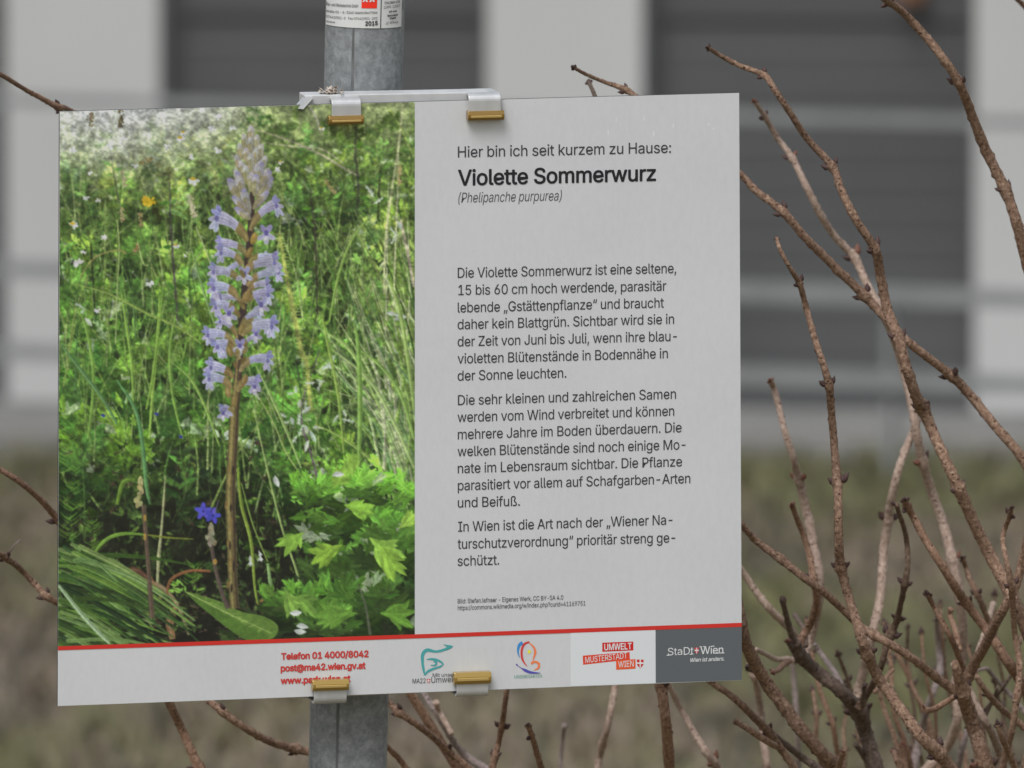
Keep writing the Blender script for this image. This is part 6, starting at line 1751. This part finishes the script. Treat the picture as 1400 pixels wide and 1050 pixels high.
A([(1386, 916, 5), (1374, 936, 5), (1358, 957, 5), (1342, 976, 5), (1334, 986, 5)], 9.55, 9.6, M_DARK)
A([(1364, 940, 4.5), (1356, 960, 4.5), (1348, 978, 4.5)], 9.55, 9.58, M_DARK)
A([(1264, 971, 8, 'n'), (1276, 970, 8.5), (1290, 962, 8), (1306, 952, 8)], 9.24, 9.28, M_RED, red=True)
A([(1326, 983, 6, t), (1322, 1000, 8), (1316, 1022, 9), (1308, 1056, 9)], 9.6, 9.62, M_GREY, root=True)
A([(1222, 1028, 7, 't'), (1226, 1040, 7), (1236, 1064, 8)], 9.5, 9.5, M_RED, root=True, red=True)
A([(1234, 1018, 7, 't'), (1236, 1034, 7), (1240, 1064, 8)], 9.52, 9.55, M_RED, root=True, red=True)
A([(1330, 1048, 10, 't'), (1338, 1060, 10), (1346, 1090, 11)], 9.2, 9.25, M_DARK, red=True)
A([(1222, 915, 5), (1215, 922, 5.5), (1206, 936, 6), (1196, 946, 6)], 9.5, 9.45, M_RED, cut=True)
A([(1420, 835, 6), (1400, 862, 6), (1394, 880, 6)], 9.3, 9.25, M_BROWN)

# the tangle of thin stems at the back of the shrub
for k in range(16):
    x0 = RB.uniform(1080, 1410); y0 = RB.uniform(800, 985)
    lean = RB.uniform(-90, 60); d_ = RB.uniform(9.75, 10.3); w_ = RB.uniform(5, 7.5)
    pts, m_ = [], RB.choice((3, 4))
    for i in range(m_ + 2):
        u_ = i / (m_ + 1)
        pts.append((x0 - lean * u_ + RB.uniform(-5, 5), y0 + (1085 - y0) * u_, w_ * (.75 + .4 * u_), t if i == 0 else (n if i % 2 else '')))
    A(pts, d_, d_ + .05, RB.choice((M_BROWN, M_RED, M_BROWN2)), root=True)

B = SB.branch
B([(805, 112, 5.5, t), (812, 128, 6), (828, 170, 7), (845, 260, 8), (868, 400, 8.5), (880, 560, 9), (876, 700, 9), (866, 800, 9), (870, 830, 9)], 9.28, 9.2, M_DARK)
# pale stems low between board and frame
B([(1024, 905, 7, t), (1031, 924, 10, 'b'), (1036, 946, 10), (1040, 975, 10.5), (1043, 1005, 10.5), (1048, 1040, 11), (1052, 1075, 12)], 9.55, 9.6, M_PALE, root=True, red=True)
B([(1083, 905, 6), (1086, 935, 7), (1089, 975, 7), (1091, 1010, 7.5), (1092, 1060, 8)], 10.1, 10.15, M_GREY, root=True)
B([(860, 815, 7, t), (905, 866, 8), (940, 900, 8.5), (972, 932, 9), (998, 950, 9.5), (1022, 972, 10), (1050, 1000, 11.5, n), (1066, 1022, 10.5), (1082, 1044, 11), (1100, 1076, 12)], 9.16, 9.28, M_BROWN, root=True)
B([(1004, 985, 9.5), (1012, 990, 8.5), (1028, 1000, 8.5), (1048, 1013, 9), (1060, 1020, 9)], 9.14, 9.2, M_BROWN, cut=True)
B([(1050, 996, 7), (1064, 1010, 9), (1082, 1024, 9.5), (1100, 1038, 10), (1124, 1056, 11), (1150, 1090, 12)], 9.3, 9.36, M_DARK, root=True)
B([(903, 900, 10, t), (904, 936, 15, n), (906, 950, 14.5), (910, 985, 14.5), (913, 1018, 15), (916, 1060, 16)], 9.22, 9.28, M_RED, root=True)
B([(906, 915, 6), (916, 940, 8), (930, 968, 8.5), (948, 1000, 9), (964, 1026, 10, 'b'), (976, 1042, 11, n), (990, 1066, 12)], 9.36, 9.4, M_PALE, root=True, red=True)
B([(846, 900, 7, t), (841, 940, 9), (835, 972, 9.5), (829, 1000, 9.5), (824, 1018, 10.5, 'b'), (820, 1034, 8.5), (814, 1064, 9)], 9.5, 9.55, M_PALE, root=True, red=True)
B([(722, 992, 8, t), (727, 1006, 7.5, '1n'), (733, 1026, 8), (742, 1056, 9)], 9.14, 9.18, M_RED, root=True)
B([(772, 992, 6, 'b'), (770, 1004, 5.5), (767, 1030, 6), (765, 1064, 6)], 9.9, 9.95, M_GREY, root=True, red=True)
B([(700, 890, 6, t), (694, 935, 7), (690, 966, 7.5), (686, 994, 9, n), (682, 1014, 8), (677, 1034, 9, n), (670, 1064, 10)], 9.34, 9.4, M_RED, root=True)
B([(478, 900, 6, t), (505, 935, 7.5), (533, 962, 8.5), (546, 974, 11, n), (566, 988, 9.5), (590, 1006, 9.5), (612, 1026, 10, '2n'), (636, 1046, 10), (664, 1072, 11)], 9.30, 9.38, M_BROWN, root=True)
B([(566, 912, 6, t), (578, 944, 7.5), (592, 968, 8.5), (608, 994, 9), (624, 1020, 9.5), (640, 1036, 10), (662, 1050, 11), (690, 1076, 12)], 9.4, 9.42, M_GREY, root=True)
B([(596, 960, 7, 'b'), (600, 972, 7.5), (610, 990, 8), (618, 1004, 8)], 9.37, 9.39, M_PALE, cut=True)
B([(470, 962, 5, t), (500, 992, 6.5), (530, 1022, 7.5), (546, 1038, 8), (562, 1060, 9), (590, 1100, 10)], 9.32, 9.36, M_RED, root=True)
# arching shoots that pass behind the board and leave the picture on the left
B([(-60, 610, 5, t), (-20, 630, 7), (0, 642, 7.5), (30, 661, 8.5), (58, 686, 9), (80, 712, 9.5, n), (115, 765, 10), (160, 835, 10.5), (205, 905, 11), (232, 962, 11.5), (247, 994, 12), (261, 1026, 12.5), (272, 1050, 14, '1n'), (300, 1110, 14), (380, 1230, 15)], 9.2, 9.4, M_RED, root=True)
B([(-50, 720, 5, t), (-15, 748, 7), (8, 763, 9, n), (28, 778, 8.5), (46, 797, 8.5), (64, 815, 10, n), (80, 825, 9), (130, 856, 9), (210, 900, 9.5), (270, 944, 9.5), (304, 973, 10, '2n'), (335, 995, 10.5), (370, 1014, 11), (405, 1024, 12, '1n'), (430, 1030, 11.5), (500, 1050, 12), (580, 1110, 13), (660, 1220, 14)], 9.22, 9.42, M_BROWN, root=True)
B([(29, 737, 1.6), (22, 743, 2), (15, 752, 2.4), (9, 762, 3)], 9.24, 9.23, M_GREY)
B([(-60, 62, 5, t), (-18, 92, 6), (8, 106, 6.5), (34, 122, 6.5), (60, 136, 7.5), (80, 147, 9.5, n), (93, 150, 8), (140, 182, 8.5), (200, 260, 9), (280, 420, 10), (380, 640, 11), (500, 850, 12), (600, 1010, 13), (660, 1110, 14)], 9.07, 9.5, M_RED, root=True)
